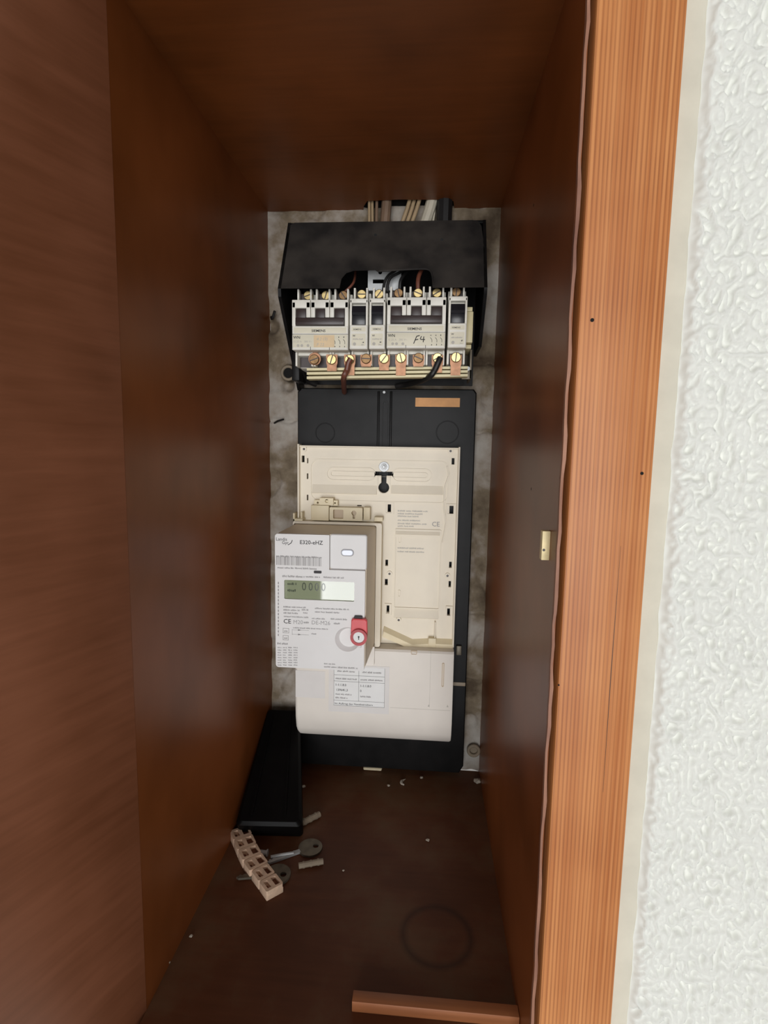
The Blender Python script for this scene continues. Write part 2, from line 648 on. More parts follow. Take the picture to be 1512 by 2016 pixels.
# worn front edge of that panel, splintered here and there
b = MB()
rnd = random.Random(3)
zz = -40.0
prev = (XR - .1, XR + 3.2)
loops = []
while zz < 700:
    j = rnd.uniform(-.5, .5)
    loops.append([(XR - .15 + j * .3, YF + 3.5, zz), (XR - .05 + j * .6, YF + .8 + rnd.uniform(-.3, .3), zz), (XR + 1.5 + j * 1.4, YF + .6 + rnd.uniform(-.3, .5), zz), (XR + 1.7 + j, YF + 3.5, zz)])
    zz += rnd.uniform(6, 16)
loft(b, loops)
obj('veneer_edge', b, 'edge', wr)
# small nail holes in the panel
for (py_, pz_) in ((-243, 360), (-322.5, 372), (-200, 562)):
    b = MB()
    cyl(b, (XR + .02, py_, pz_), 1.1, -.06, 'x', 10)
    obj('nail_hole', b, 'blackmatte', wr)
b = MB()
box(b, XL, XR, YF, 0, -18, 0)
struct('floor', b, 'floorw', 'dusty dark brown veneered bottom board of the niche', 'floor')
# ceiling board with a ragged notch at the back where the cables come in
b = MB()
notch = [(-135, YF), (119.5, YF), (119.5, 2), (70, 2), (68, -16), (52, -20), (10, -22), (-22, -20), (-27, -8), (-29, 2), (-135, 2)]
plate(b, notch, [], ZC, ZC + 16, 'xy')
struct('ceiling', b, 'ceilw', 'dark brown veneered top board of the niche with a cable notch', 'ceiling')
b = MB()
box(b, -40, 80, -30, 12, ZC + 90, ZC + 92)
box(b, -40, 80, 10, 12, ZC - 5, ZC + 92)
box(b, -40, 80, -34, -32, ZC + 16, ZC + 92)
box(b, -42, -40, -34, 12, ZC + 16, ZC + 92)
box(b, 80, 82, -34, 12, ZC + 16, ZC + 92)
struct('wall_shaft', b, 'blackmatte', 'dark cable shaft opening above the niche')

# pine stile of the frame
b = MB()
box(b, XR + 4.2, 166.0, YF - 1, -285, -160, 800, bev=.9, seg=2)
st = struct('trim_1', b, 'pine', 'orange brown stained pine stile along the right side of the opening', 'trim')
for (px, py, r) in ((1166, 630, 1.0), (1264, 932, .9), (1100, 1349, .5)):
    b = MB()
    x, z = at(px, py, YF - 1.2)
    cyl(b, (x, YF - 1.05, z), r, -.12, 'y', 10)
    obj('nail_hole', b, 'blackmatte', st)
b = MB()
x0, z0 = at(1222, 1075, YF - 1.1)
x1, z1 = at(1196, 1560, YF - 1.1)
loft(b, [[(x0, YF - 1.03, z0), (x0 + .1, YF - 1.03, z0), (x0 + .1, YF - 1.1, z0), (x0, YF - 1.1, z0)],
         [(x0 - .6, YF - 1.03, (z0 + z1) / 2), (x0 - .25, YF - 1.03, (z0 + z1) / 2), (x0 - .25, YF - 1.1, (z0 + z1) / 2), (x0 - .6, YF - 1.1, (z0 + z1) / 2)],
         [(x0 - .4, YF - 1.03, z1), (x0 - .3, YF - 1.03, z1), (x0 - .3, YF - 1.1, z1), (x0 - .4, YF - 1.1, z1)]])
obj('drying_crack', b, 'brown', st)

# bottom door stop, only its right half left
b = MB()
box(b, 5.5, XR - .3, -294.5, -286, 0, 8, bev=.5)
struct('trim_2', b, 'rail', 'narrow wooden door stop strip at the front of the niche floor', 'trim')
b = MB()
box(b, XL - 18, 166, -322, -300, -60, -18)
struct('trim_3', b, 'side', 'lower cross rail under the niche floor', 'trim')


# room wall, roughcast
def rough_y(X, Z):
    a = nnoise(X / 4.2 + .5 * nnoise(X / 9, Z / 9, 31), Z / 7.0, 21)
    c = nnoise(X / 6.5 + 40, Z / 9.5 + 9, 22)
    d_ = nnoise(X / 2.0, Z / 2.4, 23)
    h = 1.0 - np.minimum(1, np.abs(a) * 3.4)
    h2 = 1.0 - np.minimum(1, np.abs(c) * 3.0)
    hh = np.maximum(h * .8, h2) + .14 * d_
    edge = 1 / (1 + np.exp(-(X - 180.5 - 1.8 * nnoise(X * 0, Z / 20, 25)) * 1.1))
    return -319.0 - edge * (1.2 + 4.2 * hh) - .25 * nnoise(X / 8, Z / 8, 26)


def strip_y(X, Z):
    e = np.clip((X - 178.0 - 1.5 * nnoise(X * 0, Z / 18, 41)) / 1.5, 0, 1)
    return -319.9 - .3 * nnoise(X / 10, Z / 10, 42) - .12 * nnoise(X / 3, Z / 3, 43) + 1.6 * e


so = relief('trim_5', 160, 180.5, -60, 780, 1.2, strip_y, 'strip', 'smooth cream filler strip between the pine stile and the roughcast')
so['category'] = 'trim'
relief('wall_front', 160, 330, -60, 780, 0.9, rough_y, 'wall', 'white roughcast plaster wall to the right of the frame')
b = MB()
box(b, 328, 1400, -319.5, -250, -1100, 1500)
box(b, 160, 330, -318, -250, 779, 1500)
box(b, 160, 330, -318, -250, -1100, -59)
struct('wall_front_far', b, 'wall', 'white plaster wall further along beside the niche')
b = MB()
box(b, -900, XL - 18.5, -288, -250, -1100, 1500)
box(b, XL - 18.5, 160, -318, -250, ZC + 60, 1500)
box(b, XL - 18.5, 160, -298, -250, -1100, -61)
struct('wall_front_left', b, 'wall', 'white plaster wall behind the open door')
b = MB()
box(b, XL - 18, 123, -322, -298, ZC + 17, ZC + 60)
struct('trim_4', b, 'pine', 'upper cross rail above the niche opening', 'trim')

# open door leaf, hinged on the left
ang = math.radians(111)
dd = thing('door_1', 'dark brown veneered door leaf standing open on the left', 'door', (XL + .15, YD - .25, -14), (0, 0, -ang), kind='structure')
b = MB()
box(b, 0, 268, -17, 0, 0, ZC + 26, bev=.25)
obj('door_panel', b, 'door', dd, local=True)

# the room's window behind the photographer
wn = thing('window_1', 'tall bright balcony window of the room facing the niche', 'window', (90, -3600, -1050), kind='structure')
WX0, WX1, WZ0, WZ1 = -720, 900, -1050, 1150  # real window, widened to the right to light the side panels and meter
b = MB()
plate(b, [(WX0 - 70, WZ0 - 70), (WX1 + 70, WZ0 - 70), (WX1 + 70, WZ1 + 70), (WX0 - 70, WZ1 + 70)],
      [[(WX0, WZ0), (WX1, WZ0), (WX1, WZ1), (WX0, WZ1)]], -3600, -3540, 'xz')
obj('window_frame', b, 'paper', wn)
b = MB()
quad(b, WX0, WX1, WZ0, WZ1, -3590)
obj('pane', b, 'sky', wn)

# ================================================================== BLACK METER BOARD
YB = -20.0
bd = thing('meter_board', 'black plastic meter mounting board on the plaster wall', 'meter board', (0, 0, 8))
b = MB()
out = [(-97, 12), (-93, 8), (94, 8), (99, 17), (99, 446), (96, 450), (-93, 450), (-97, 446)]
loft(b, [[(u, -1, v) for u, v in out], [(u, YB + 1.5, v) for u, v in out], [(u * .988, YB, 229 + (v - 229) * .995) for u, v in out]])
obj('board_shell', b, 'black', bd)
for xx in (-8.2, 5.4):
    b = MB()
    box(b, xx, xx + 2.6, YB - 2, YB + 1, 300, 447, bev=.6)
    obj('guide_ridge', b, 'black', bd)
b = MB()
plate(b, rrect(-3.4, 3.6, 300, 437, 3.4, 6), [rrect(-2.0, 2.2, 302, 435.6, 2, 6)], YB - 1.4, YB + 1)
obj('guide_channel', b, 'black', bd)
b = MB()
cyl(b, (-1.0, YB, 446), 1.6, -1.0, 'y', 12, .3)
obj('screw', b, 'steel', bd)
for (px, py, r) in ((881, 851, 12.0), (640, 852, 10.5)):
    x, z = at(px, py, YB)
    b = MB()
    torus(b, (x, YB, z), r, .55, 'y', 36, 6)
    obj('knockout_ring', b, 'black', bd)
b = MB()
x0, z1 = at(818, 783, YB)
x1, z0 = at(905, 801.5, YB)
box(b, x0, x1, YB - .35, YB + .2, z0, z1)
pl = obj('paper_strip', b, 'orange', bd)
pl['label'] = 'tan paper strip'
b = MB()
x, z = at(733, 1519, -14)
shell(b, -19.5, 3.0, 1.0, 4.5, 1.6, [(0, -1), (0, -13), (.5, -14)])
obj('bottom_clip', b, 'ivory', bd)
b = MB()
x, z = at(908, 1278, YB)
box(b, 86, 92, YB - 4, YB, z - 6, z + 5, bev=.8)
obj('side_latch', b, 'dullsteel', bd)
b = MB()
x, z = at(908, 1346, YB)
box(b, 84, 98, YB - 1.0, YB, z - 2.6, z + 1.8, bev=.6)
obj('torn_label_rest', b, 'anchor', bd)

# ================================================================== ADAPTER PLATE
YA = -33.0
ad = thing('meter_adapter_plate', 'cream plastic meter adapter plate with keyhole and slots on the black board', 'adapter plate', (0, -24, 50))


def A(px, py, Y=YA):
    return at(px, py, Y)


def hole(px0, px1, py0, py1, Y=YA):
    a = A(px0, py1, Y)
    c = A(px1, py0, Y)
    return [(a[0], a[1]), (c[0], a[1]), (c[0], c[1]), (a[0], c[1])]


AX0, AX1, AZ0, AZ1 = -92.6, 81.9, 167.6, 386.6
holes = []
for h in ((594, 599.5, 897, 910), (889, 895, 902, 914.5), (604.5, 607, 902, 912), (604, 607, 932, 943), (604, 607, 974, 985),
          (763, 770, 993, 1008), (884.5, 893, 996, 1012), (758.5, 764, 1102, 1114), (757.5, 763.5, 1140, 1152),
          (761, 766.5, 1192, 1206), (884, 889.5, 1106, 1118), (883, 888, 1144, 1156), (880, 886, 1198, 1212),
          (703, 712, 994.5, 996.5)):
    holes.append(hole(*h))
# T shaped keyhole
kx, kz = A(755.5, 960)
tx, tz = A(755.5, 932.5)
key = circ(kx, kz, 5.9, 20, 118, 422)
key += [(kx + 2.9, tz - 2.2), (kx + 9.3, tz - 2.2), (kx + 10.3, tz - 1), (kx + 10.3, tz + 1.2), (kx + 9.3, tz + 2.2), (kx - 9.3, tz + 2.2), (kx - 10.3, tz + 1.2), (kx - 10.3, tz - 1), (kx - 9.3, tz - 2.2), (kx - 2.9, tz - 2.2)]
b = MB()
plate(b, [(AX0, AZ0), (AX1, AZ0), (AX1, AZ1), (AX0, AZ1)], holes + [key], YA, YA + 6)
obj('base_plate', b, 'cream', ad)
# rims
b = MB()
box(b, AX0 - .3, AX0 + 1.6, YA - 6, YA + 8, AZ0, AZ1 + 2, bev=.5)
obj('rim', b, 'cream', ad)
b = MB()
box(b, AX1 - 1.4, AX1 + .5, YA - 6, YA + 8, AZ0, AZ1 + 1.5, bev=.5)
obj('rim', b, 'cream', ad)
b = MB()
box(b, AX0, AX1, YA - 3, YA + 8, AZ1 - 1.2, AZ1 + .6, bev=.4)
obj('rim', b, 'cream', ad)
# raised field with rounded border, ridge round the oblong, keyhole collar
b = MB()
x0, z1 = A(611, 903)
x1, z0 = A(882, 992)
plate(b, rrect(x0, x1, z0, z1, 9, 6), [rrect(x0 + 1.3, x1 - 1.3, z0 - 8, z1 - 1.3, 8, 6)] if False else [rrect(x0 + 1.2, x1 - 1.2, z0 + 1.2, z1 - 1.2, 8, 6)], YA - 1.0, YA + .5)
obj('embossed_border', b, 'cream', ad)
x0, z1 = A(643, 919)
x1, z0 = A(850, 950)
for i in (0, 4.2):
    b = MB()
    for (e0, e1) in ((x0 + i, kx - 9), (kx + 9, x1 - i)):
        b = MB()
        plate(b, rrect(e0, e1, z0 + i, z1 - i, 8 - i, 6), [rrect(e0 + 1, e1 - 1, z0 + i + 1, z1 - i - 1, 7 - i, 6)], YA - 1.1, YA + .5)
        obj('embossed_oblong', b, 'cream', ad)
b = MB()
plate(b, circ(kx, kz, 7.4, 24, 180, 360) + [(kx + 7.4, kz + 12), (kx - 7.4, kz + 12)], [circ(kx, kz, 6.2, 24, 180, 360) + [(kx + 6.2, kz + 11.9), (kx - 6.2, kz + 11.9)]], YA - 1.2, YA + .3)
obj('keyhole_collar', b, 'cream', ad)
# sloping steps where the moulding comes forward
for (p0, p1, q0, q1) in ((615, 742, 955, 969), (770, 872, 956, 970), (779, 866, 1041, 1050), (776, 863, 1200, 1213)):
    a_, c_ = A(p0, q1), A(p1, q0)
    b = MB()
    loft(b, [[(x, YA + .2, c_[1]), (x, YA - 3.2, a_[1]), (x, YA - 2.6, a_[1] - .8), (x, YA + .2, a_[1] - .9)] for x in (a_[0], c_[0])])
    obj('sloping_step', b, 'cream', ad)
# mounting bolt
b = MB()
bx, bz = A(756, 919)
cyl(b, (bx, YA, bz), 5.6, -1.2, 'y', 24, .3)
bo = obj('washer', b, 'steel', ad)
b = MB()
cyl(b, (bx, YA - 1.2, bz), 3.4, -2.6, 'y', 6, .3)
cyl(b, (bx + .2, YA - 3.8, bz), 1.8, -4, 'y', 12, .4)
obj('nut', b, 'steel', bo)
# wavy inner wall on the right, boxed slot frames, small bosses
b = MB()
pts = [(880, 918), (884, 935), (875, 960), (874, 1000), (878, 1030), (871, 1068)]
for (p, q) in zip(pts, pts[1:]):
    a, c = A(*p), A(*q)
    loft(b, [[(a[0] - .6, YA, a[1]), (a[0] + .6, YA, a[1]), (a[0] + .6, YA - 3, a[1]), (a[0] - .6, YA - 3, a[1])],
             [(c[0] - .6, YA, c[1]), (c[0] + .6, YA, c[1]), (c[0] + .6, YA - 3, c[1]), (c[0] - .6, YA - 3, c[1])]])
obj('inner_rib', b, 'cream', ad)
for (a0, a1, c0, c1) in ((757, 776, 989, 1012), (878, 897, 992, 1014), (757, 771, 1188, 1210), (877, 891, 1193, 1214)):
    o_, i_ = hole(a0, a1, c0, c1), hole(a0 + 3, a1 - 4, c0 + 3, c1 - 3)
    b = MB()
    plate(b, o_, [i_], YA - 1.6, YA + .4)
    obj('slot_frame', b, 'cream', ad)
for (px, py) in ((767, 1129), (881, 1133), (785, 1220), (599, 884), (887, 888)):
    x, z = A(px, py)
    b = MB()
    plate(b, circ(x, z, 3.0, 18), [circ(x, z, 1.3, 14)], YA - 1.6, YA + .4)
    bs = obj('boss', b, 'cream', ad)
    b = MB()
    cyl(b, (x, YA - .4, z), 1.35, .5, 'y', 12)
    obj('pilot_hole', b, 'brown', bs)
# raised label panel with text, lower well
x0, z1 = A(778, 1041)
x1, z0 = A(865, 1200)
b = MB()
plate(b, rrect(x0, x1, z0, z1, 1.5), [rrect(x0 + 1.1, x1 - 1.1, z0 + 1.1, z1 - 8.5, .8)], YA - 1.5, YA + .4)
obj('label_panel_border', b, 'cream', ad)
b = MB()
for i, (px, py, L) in enumerate(((783, 1007, 60), (783, 1012.5, 50), (783, 1017.5, 42), (783, 1025.5, 45), (783, 1032, 58), (783, 1037, 32), (782.5, 1080, 53), (782.5, 1087, 56))):
    x, z = A(px, py)
    dashes(b, x, x + L * .545, z, 1.7, YA - .12 - (0), 40 + i, 4, 14)
obj('fine_print', b, 'lgrey', ad)
b = MB()
for (px, py, s) in ((850, 1036, 7.2),):
    x, z = A(px, py)
    text(b, 'CE', s, x, z, YA - .12, bold=.03)
obj('ce_mark', b, 'grey', ad)
for (px, py) in ((787, 1062), (786, 1168)):
    b = MB()
    x, z = A(px, py)
    plate(b, rrect(x - 1.6, x + 1.6, z - 4, z + 4, 1.5, 5), [rrect(x - .8, x + .8, z - 3.2, z + 3.2, .7, 5)], YA - 1.0, YA + .3)
    obj('oval_mark', b, 'cream', ad)
# lower well: floor step, sloping ledge
b = MB()
wl = [A(754, 1248), A(805, 1270), A(891, 1272), A(891, 1258), A(850, 1256), A(812, 1258), A(756, 1232)]
loft(b, [[(u, YA - .1, v) for u, v in wl], [(u, YA - 6, v - (1.5 if i < 3 else 4.5)) for i, (u, v) in enumerate(wl)]])
obj('sloping_ledge', b, 'ivory', ad)
b = MB()
x0, z1 = A(776, 1212)
x1, z0 = A(861, 1256)
box(b, x0, x1, YA - 1.2, YA, z1 - 1, z1, bev=.3)
obj('well_rib', b, 'cream', ad)
b = MB()
box(b, x1 - 3.5, x1 - 2.4, YA - 5, YA, z0, z1 - 4, bev=.3)
obj('well_rib', b, 'cream', ad)
x, z = A(850, 1268)
b = MB()
box(b, x - 4, x + 4.5, YA - 7, YA, z - 1, z + 9, bev=.4)
obj('catch_block', b, 'ivory', ad)
# socket frame around the meter
b = MB()
FX0, FX1, FZ0, FZ1 = -96.0, 1.0, 167.8, 305.5
plate(b, rrect(FX0, FX1, FZ0, FZ1, 2.5), [rrect(-95.4, -4.9, 168.9, 302.9, 2)], -47, YA + .5)
obj('socket_frame', b, 'cream', ad)
b = MB()
box(b, FX1 - 1.2, FX1 + .2, -46, YA, 172, 300, bev=.3)
obj('frame_side', b, 'ivory', ad)
# catch on top of the socket
b = MB()


def S(px, py, Y=-44):
    return at(px, py, Y)


a, c = S(613, 1024), S(648, 995)
box(b, a[0], c[0], -46, YA, a[1], c[1], bev=.5)
a, c = S(629, 994), S(656, 981)
plate(b, [(a[0], a[1]), (c[0], a[1]), (c[0], c[1]), (a[0], c[1])], [circ((a[0] + c[0]) / 2 + .4, (a[1] + c[1]) / 2 + .6, 2.0, 12)], -44, YA)
a, c = S(617, 995), S(664, 986)
plate(b, [(a[0], a[1]), (c[0], a[1]), (c[0], c[1]), (a[0], c[1])], [circ(a[0] + 4.2, (a[1] + c[1]) / 2, 1.2, 10), circ(c[0] - 3, (a[1] + c[1]) / 2, 1.0, 10)], -41, YA)
obj('locking_catch', b, 'ivory', ad)
b = MB()
a, c = S(649, 1024), S(714, 1000)
x, z = S(697, 1010)
plate(b, rrect(a[0], c[0], a[1], c[1], 1.2), [circ(x, z, 2.7, 16, -62, 242) + [(x - 1.2, z - 6), (x + 1.2, z - 6)], rrect(a[0] + 4, a[0] + 15, a[1] + 2, c[1] - 2.5, .8)], -45, YA + 1)
obj('keyhole_block', b, 'ivory', ad)
b = MB()
box(b, a[0] + .5, c[0] - .5, -39, YA, a[1] + .5, c[1] - .5)
obj('keyhole_floor', b, 'tan', ad)
b = MB()
a, c = S(715.5, 1024), S(729, 999)
box(b, a[0], c[0], -45, YA, a[1], c[1], bev=.6)
obj('side_lug', b, 'ivory', ad)
b = MB()
a, c = S(578, 1026), S(597, 1010)
box(b, a[0], a[0] + 2, -47, YA, a[1], c[1], bev=.4)
box(b, a[0], c[0], -47, YA, a[1], a[1] + 3.2, bev=.4)
box(b, c[0] - 3, c[0] - 1, -44, YA, a[1], c[1] + 1, bev=.4)
obj('side_lug', b, 'ivory', ad)
b = MB()
a, c = S(737, 1026), S(754, 1018)
box(b, a[0], c[0], -46, YA, a[1], c[1], bev=.5)
obj('side_lug', b, 'ivory', ad)

# lower terminal cover
cv = thing('terminal_cover', 'plain off-white terminal cover below the meter with a paper label', 'cover', (0, -24, 52))
prof = [(-24, 167), (-50, 167), (-52, 165), (-52.3, 100), (-51.5, 84), (-48, 70), (-41, 59), (-32, 53.5), (-24, 52)]
b = MB()
CX0, CX1 = -92.8, 82.0
loops = []
for x, s in ((CX0, 2.0), (CX0 + 1.5, .5), (CX0 + 3, 0), (CX1 - 1.5, 0), (CX1, .8)):
    loops.append([(x, y if i in (0, len(prof) - 1) else y + s, z + (s * .6 if z < 60 else 0)) for i, (y, z) in enumerate(prof)])
loft(b, loops)
obj('cover_shell', b, 'cover', cv)
YC = -52.35


def Cc(px, py):
    return at(px, py, YC)


b = MB()
for (a0, a1, c0, c1) in ((582, 640, 1322, 1372),):
    p_, q_ = Cc(a0, c1), Cc(a1, c0)
    box(b, p_[0], q_[0], YC - .1, YC + .3, p_[1], q_[1])
lb = obj('faded_label', b, 'clear', cv)
b = MB()
p_, q_ = Cc(647, 1400), Cc(767, 1313)
box(b, p_[0], q_[0], YC - .1, YC + .3, p_[1], q_[1])
obj('clear_pocket', b, 'clear', cv)
b = MB()
p_, q_ = Cc(657, 1388), Cc(758, 1316)
box(b, p_[0], q_[0], YC - .25, YC + .3, p_[1], q_[1])
pp = obj('paper_label', b, 'paper', cv)
LX0, LZ0, LX1, LZ1 = p_[0], p_[1], q_[0], q_[1]
YT = YC - .32
b = MB()
mx = LX0 + (LX1 - LX0) * .49
H = LZ1 - LZ0
for fz in (0, .13, .62, .78):
    quad(b, LX0, LX1, LZ0 + H * fz, LZ0 + H * fz + .3, YT)
quad(b, mx, mx + .3, LZ0 + H * .13, LZ1, YT)
quad(b, LX0, LX0 + .25, LZ0, LZ1, YT)
quad(b, LX1 - .25, LX1, LZ0, LZ1, YT)
text(b, '1-1:1.8.0', 3.6, LX0 + 1.5, LZ0 + H * .505, YT, bold=.04)
text(b, '139641,3', 3.6, LX0 + 2.5, LZ0 + H * .375, YT, bold=.04)
text(b, '1-1:1.8.0', 3.6, mx + 1.5, LZ0 + H * .505, YT, bold=.04)
text(b, '0', 3.6, mx + 1.5, LZ0 + H * .375, YT, bold=.04)
text(b, 'Im Auftrag des Netzbetreibers', 3.0, LX0 + 1, LZ0 + H * .03, YT, bold=.02, sx=1.15)
obj('label_print', b, 'ink', pp)
b = MB()
dashes(b, LX0 + 4, mx - 3, LZ0 + H * .86, 2, YT, 3)
dashes(b, mx + 4, LX1 - 3, LZ0 + H * .86, 2, YT, 4)
dashes(b, LX0 + 2, mx - 2, LZ0 + H * .67, 1.8, YT, 5)
dashes(b, mx + 2, LX1 - 2, LZ0 + H * .67, 1.8, YT, 6)
dashes(b, LX0 + 2, mx - 8, LZ0 + H * .27, 1.8, YT, 7)
dashes(b, LX0 + 2, mx - 12, LZ0 + H * .18, 1.8, YT, 8)
dashes(b, mx + 2, LX1 - 14, LZ0 + H * .24, 1.8, YT, 9)
obj('fine_print', b, 'grey', pp)
b = MB()
for k in range(4):
    p_ = Cc(588, 1332 + k * 9)
    dashes(b, p_[0], p_[0] + 22, p_[1], 1.3, YC - .2, 60 + k)
obj('fine_print', b, 'clear', lb)
b = MB()
p_, q_ = Cc(869, 1352), Cc(875, 1305)
plate(b, rrect(p_[0], q_[0], p_[1], q_[1], 1.5, 6), [rrect(p_[0] + .8, q_[0] - .8, p_[1] + 1, q_[1] - 1, .8, 6)], YC - .6, YC + .3)
obj('moulded_mark', b, 'tan', cv)
b = MB()
p_, q_ = Cc(809, 1288), Cc(821, 1281)
plate(b, rrect(p_[0], q_[0], p_[1], q_[1], .8), [rrect(p_[0] + .7, q_[0] - .7, p_[1] - .01 + .5, q_[1] - .9, .4)], YC - .6, YC + .3)
obj('moulded_mark', b, 'tan', cv)
b = MB()
p_ = Cc(845, 1393)
q_ = Cc(845, 1280)
box(b, p_[0], p_[0] + .25, YC - .12, YC + .2, p_[1], q_[1])
p_, q_ = Cc(768, 1393), Cc(886, 1393)
box(b, p_[0], q_[0], YC - .12, YC + .2, p_[1] - .12, p_[1] + .12)
for (px, py) in ((844, 1389), (881, 1390)):
    x, z = Cc(px, py)
    plate(b, [(x - 1, z - 1.2), (x + 1, z - 1.2), (x + .2, z + 1.4)], [], YC - .3, YC + .2)
obj('snap_line', b, 'lgrey', cv)
# clip between cover and meter
b = MB()
p_, q_ = at(722, 1308, -56), at(737, 1275, -56)
loft(b, [[(p_[0], -52, p_[1]), (q_[0], -52, p_[1]), (q_[0], -58, p_[1]), (p_[0], -58, p_[1])],
         [(p_[0] + 4, -52, q_[1]), (q_[0], -52, q_[1]), (q_[0], -54, q_[1]), (p_[0] + 4, -54, q_[1])]])
obj('hook', b, 'cover', cv)

# ================================================================== ELECTRICITY METER
YM = -115.0
mt = thing('electricity_meter', 'light grey electronic electricity meter with display plugged into the adapter plate', 'electricity meter', (-53, -47, 168))
MX0, MX1, MZ0, MZ1 = -96.8, -8.8, 168.5, 302.3
b = MB()
loft(b, [[(u, y, v) for u, v in rrect(MX0 + i0, MX1 + i1, MZ0 + 1, MZ1 - j, 2.5)] for i0, i1, j, y in ((2, 3.5, 0, -34), (2, 3.5, 0, -47.5), (0, .6, 0, YM + 4.3))])
obj('meter_body', b, 'meterside', mt)


def F(px, py, Y=YM):
    return at(px, py, Y)


# front plate, stepped back at the push button, cut out for display and port
sx, sz = F(648, 1122)
lx0, lz1 = F(559.5, 1141.5)
lx1, lz0 = F(697.5, 1184.5)
qx, qz = F(684, 1259)
front = []
r_ = 3.0
for cx, cz, a0 in ((sx - .6, MZ1 - .6, 0), (MX0 + r_, MZ1 - r_, 90), (MX0 + r_, MZ0 + r_, 180), (MX1 - 1.5, MZ0 + 1.5, 270)):
    rr = {0: .6, 90: r_, 180: r_, 270: 1.5}[a0]
    for k in range(5):
        a = math.radians(a0 + 22.5 * k)
        front.append((cx + rr * math.cos(a), cz + rr * math.sin(a)))
front += [(MX1, sz), (sx, sz)]
b = MB()
plate(b, front, [rrect(lx0, lx1, lz0, lz1, 1.2), circ(qx, qz, 12.3, 32)], YM, YM + 4.3)
obj('front_plate', b, 'meter', mt)
b = MB()
shell(b, sx - .1, MX1 + 1.0, sz - .1, MZ1 + .4, 2.2, [(0, YM + 8), (0, YM + 4.4), (.8, YM + 3.6)])
bpn = obj('button_panel', b, 'meter', mt)
b = MB()
x, z = F(684, 1088, YM + 3.6)
shell(b, x - 5.6, x + 5.6, z - 2.8, z + 2.8, 2.6, [(0, YM + 4.2), (0, YM + 2.9), (.6, YM + 2.3)])
obj('push_button', b, 'ledgrey', bpn)
b = MB()
plate(b, rrect(x - 6.3, x + 6.3, z - 3.5, z + 3.5, 3.2), [rrect(x - 5.4, x + 5.4, z - 2.6, z + 2.6, 2.4)], YM + 3.3, YM + 4)
obj('button_ring', b, 'grey', bpn)
t = bmesh.new()
ra = [t.verts.new(Vector((u, YM + .02, v))) for u, v in circ(qx, qz, 12.3, 32)]
rb = [t.verts.new(Vector((u, YM + 4.0, v))) for u, v in circ(qx + .8, qz + .6, 9.4, 32)]
for i in range(32):
    t.faces.new((ra[i], ra[(i + 1) % 32], rb[(i + 1) % 32], rb[i]))
t.faces.new(rb)
bmesh.ops.recalc_face_normals(t, faces=t.faces[:])
b = MB()
merge(b, t)
obj('port_recess', b, 'meter', mt)
b = MB()
box(b, lx0 - .3, lx1 + .3, YM + 1.6, YM + 4.2, lz0 - .3, lz1 + .3)
ds = obj('display', b, 'lcd', mt)
b = MB()
dz0 = lz0 + 11
for px in (594, 607, 619, 632):
    x, _ = F(px, 1160, YM + 1.5)
    text(b, '0', 11.5, x, lz1 - 10.2, YM + 1.45, bold=.06, sx=.8)
for k, z in enumerate((lz1 - 5.5, lz1 - 12)):
    x, _ = F(566, 1160, YM + 1.5)
    dashes(b, x, x + 9, z, 2.6, YM + 1.45, 80 + k)
obj('display_digits', b, 'lcdink', ds)
b = MB()
x, z = F(621, 1126)
shell(b, x - 1.5, x + 6, z - 1.3, z + 1.3, .8, [(0, YM + .2), (0, YM - .5)])
obj('optical_diode', b, 'ink', mt)
# print
YP = YM - .12
b = MB()
x, z = F(590, 1071)
text(b, 'E320-eHZ', 5.4, x, z, YP, bold=.06)
obj('type_print', b, 'ink', mt)
b = MB()
x, z = F(558, 1227)
text(b, 'CE', 6.4, x, z, YP, bold=.05)
obj('ce_mark', b, 'ink', mt)
b = MB()
x, z = F(543, 1064)
text(b, 'Landis', 4.4, x, z, YP, bold=.02)
x, z = F(555, 1071)
text(b, 'Gyr', 4.2, x, z, YP, bold=.02)
x, z = F(557, 1068)
tube(b, [(x + 5, YP, z - 2.2), (x + 8, YP, z - .2), (x + 9.2, YP, z + 2.6)], .35, 6)
obj('maker_logo', b, 'ink', mt)
b = MB()
x, z = F(544, 1112)
x1_, z1_ = F(634, 1098)
rn = random.Random(9)
xx = x
while xx < x1_:
    wd = rn.choice((.35, .35, .6, .9))
    quad(b, xx, min(xx + wd, x1_), z, z1_, YP)
    xx += wd + rn.choice((.3, .45, .7))
obj('barcode', b, 'grey', mt)
b = MB()
for i, (p0, p1, py, hh) in enumerate(((544, 634, 1096, 1.5), (546, 624, 1119, 1.7), (556, 600, 1136, 2.0), (602, 630, 1137, 1.6), (637, 680, 1138, 1.7),
                                      (558, 602, 1196, 1.6), (558, 590, 1202, 1.6), (594, 607, 1202, 1.6), (558, 588, 1208, 1.6), (597, 607, 1208, 1.6), (559, 607, 1215, 1.5),
                                      (620, 687, 1199, 1.6), (620, 669, 1206, 1.6), (614, 643, 1219, 1.6), (651, 683, 1220, 1.6),
                                      (577, 646, 1237, 1.3), (613, 623, 1249, 1.6), (638, 660, 1308, 1.5), (638, 704, 1314, 1.6))):
    x, z = F(p0, py)
    dashes(b, x, F(p1, py)[0], z, hh, YP, 100 + i)
for r_i in range(8):
    for c_i in range(4):
        x, z = F(546.5 + c_i * 10.5, 1276 + r_i * 4.9)
        dashes(b, x, x + 3.9, z, 1.3, YP, 200 + r_i * 4 + c_i)
obj('fine_print', b, 'grey', mt)
b = MB()
x, z = F(577, 1228)
text(b, 'M20', 5.6, x, z, YP)
x, z = F(613, 1229)
text(b, 'DE-M26', 5.6, x, z, YP)
x, z = F(598, 1227)
dashes(b, x, x + 5, z, 1.8, YP, 301)
x, z = F(657, 1229)
dashes(b, x, x + 6, z, 1.8, YP, 302)
x, z = F(546, 1268.5)
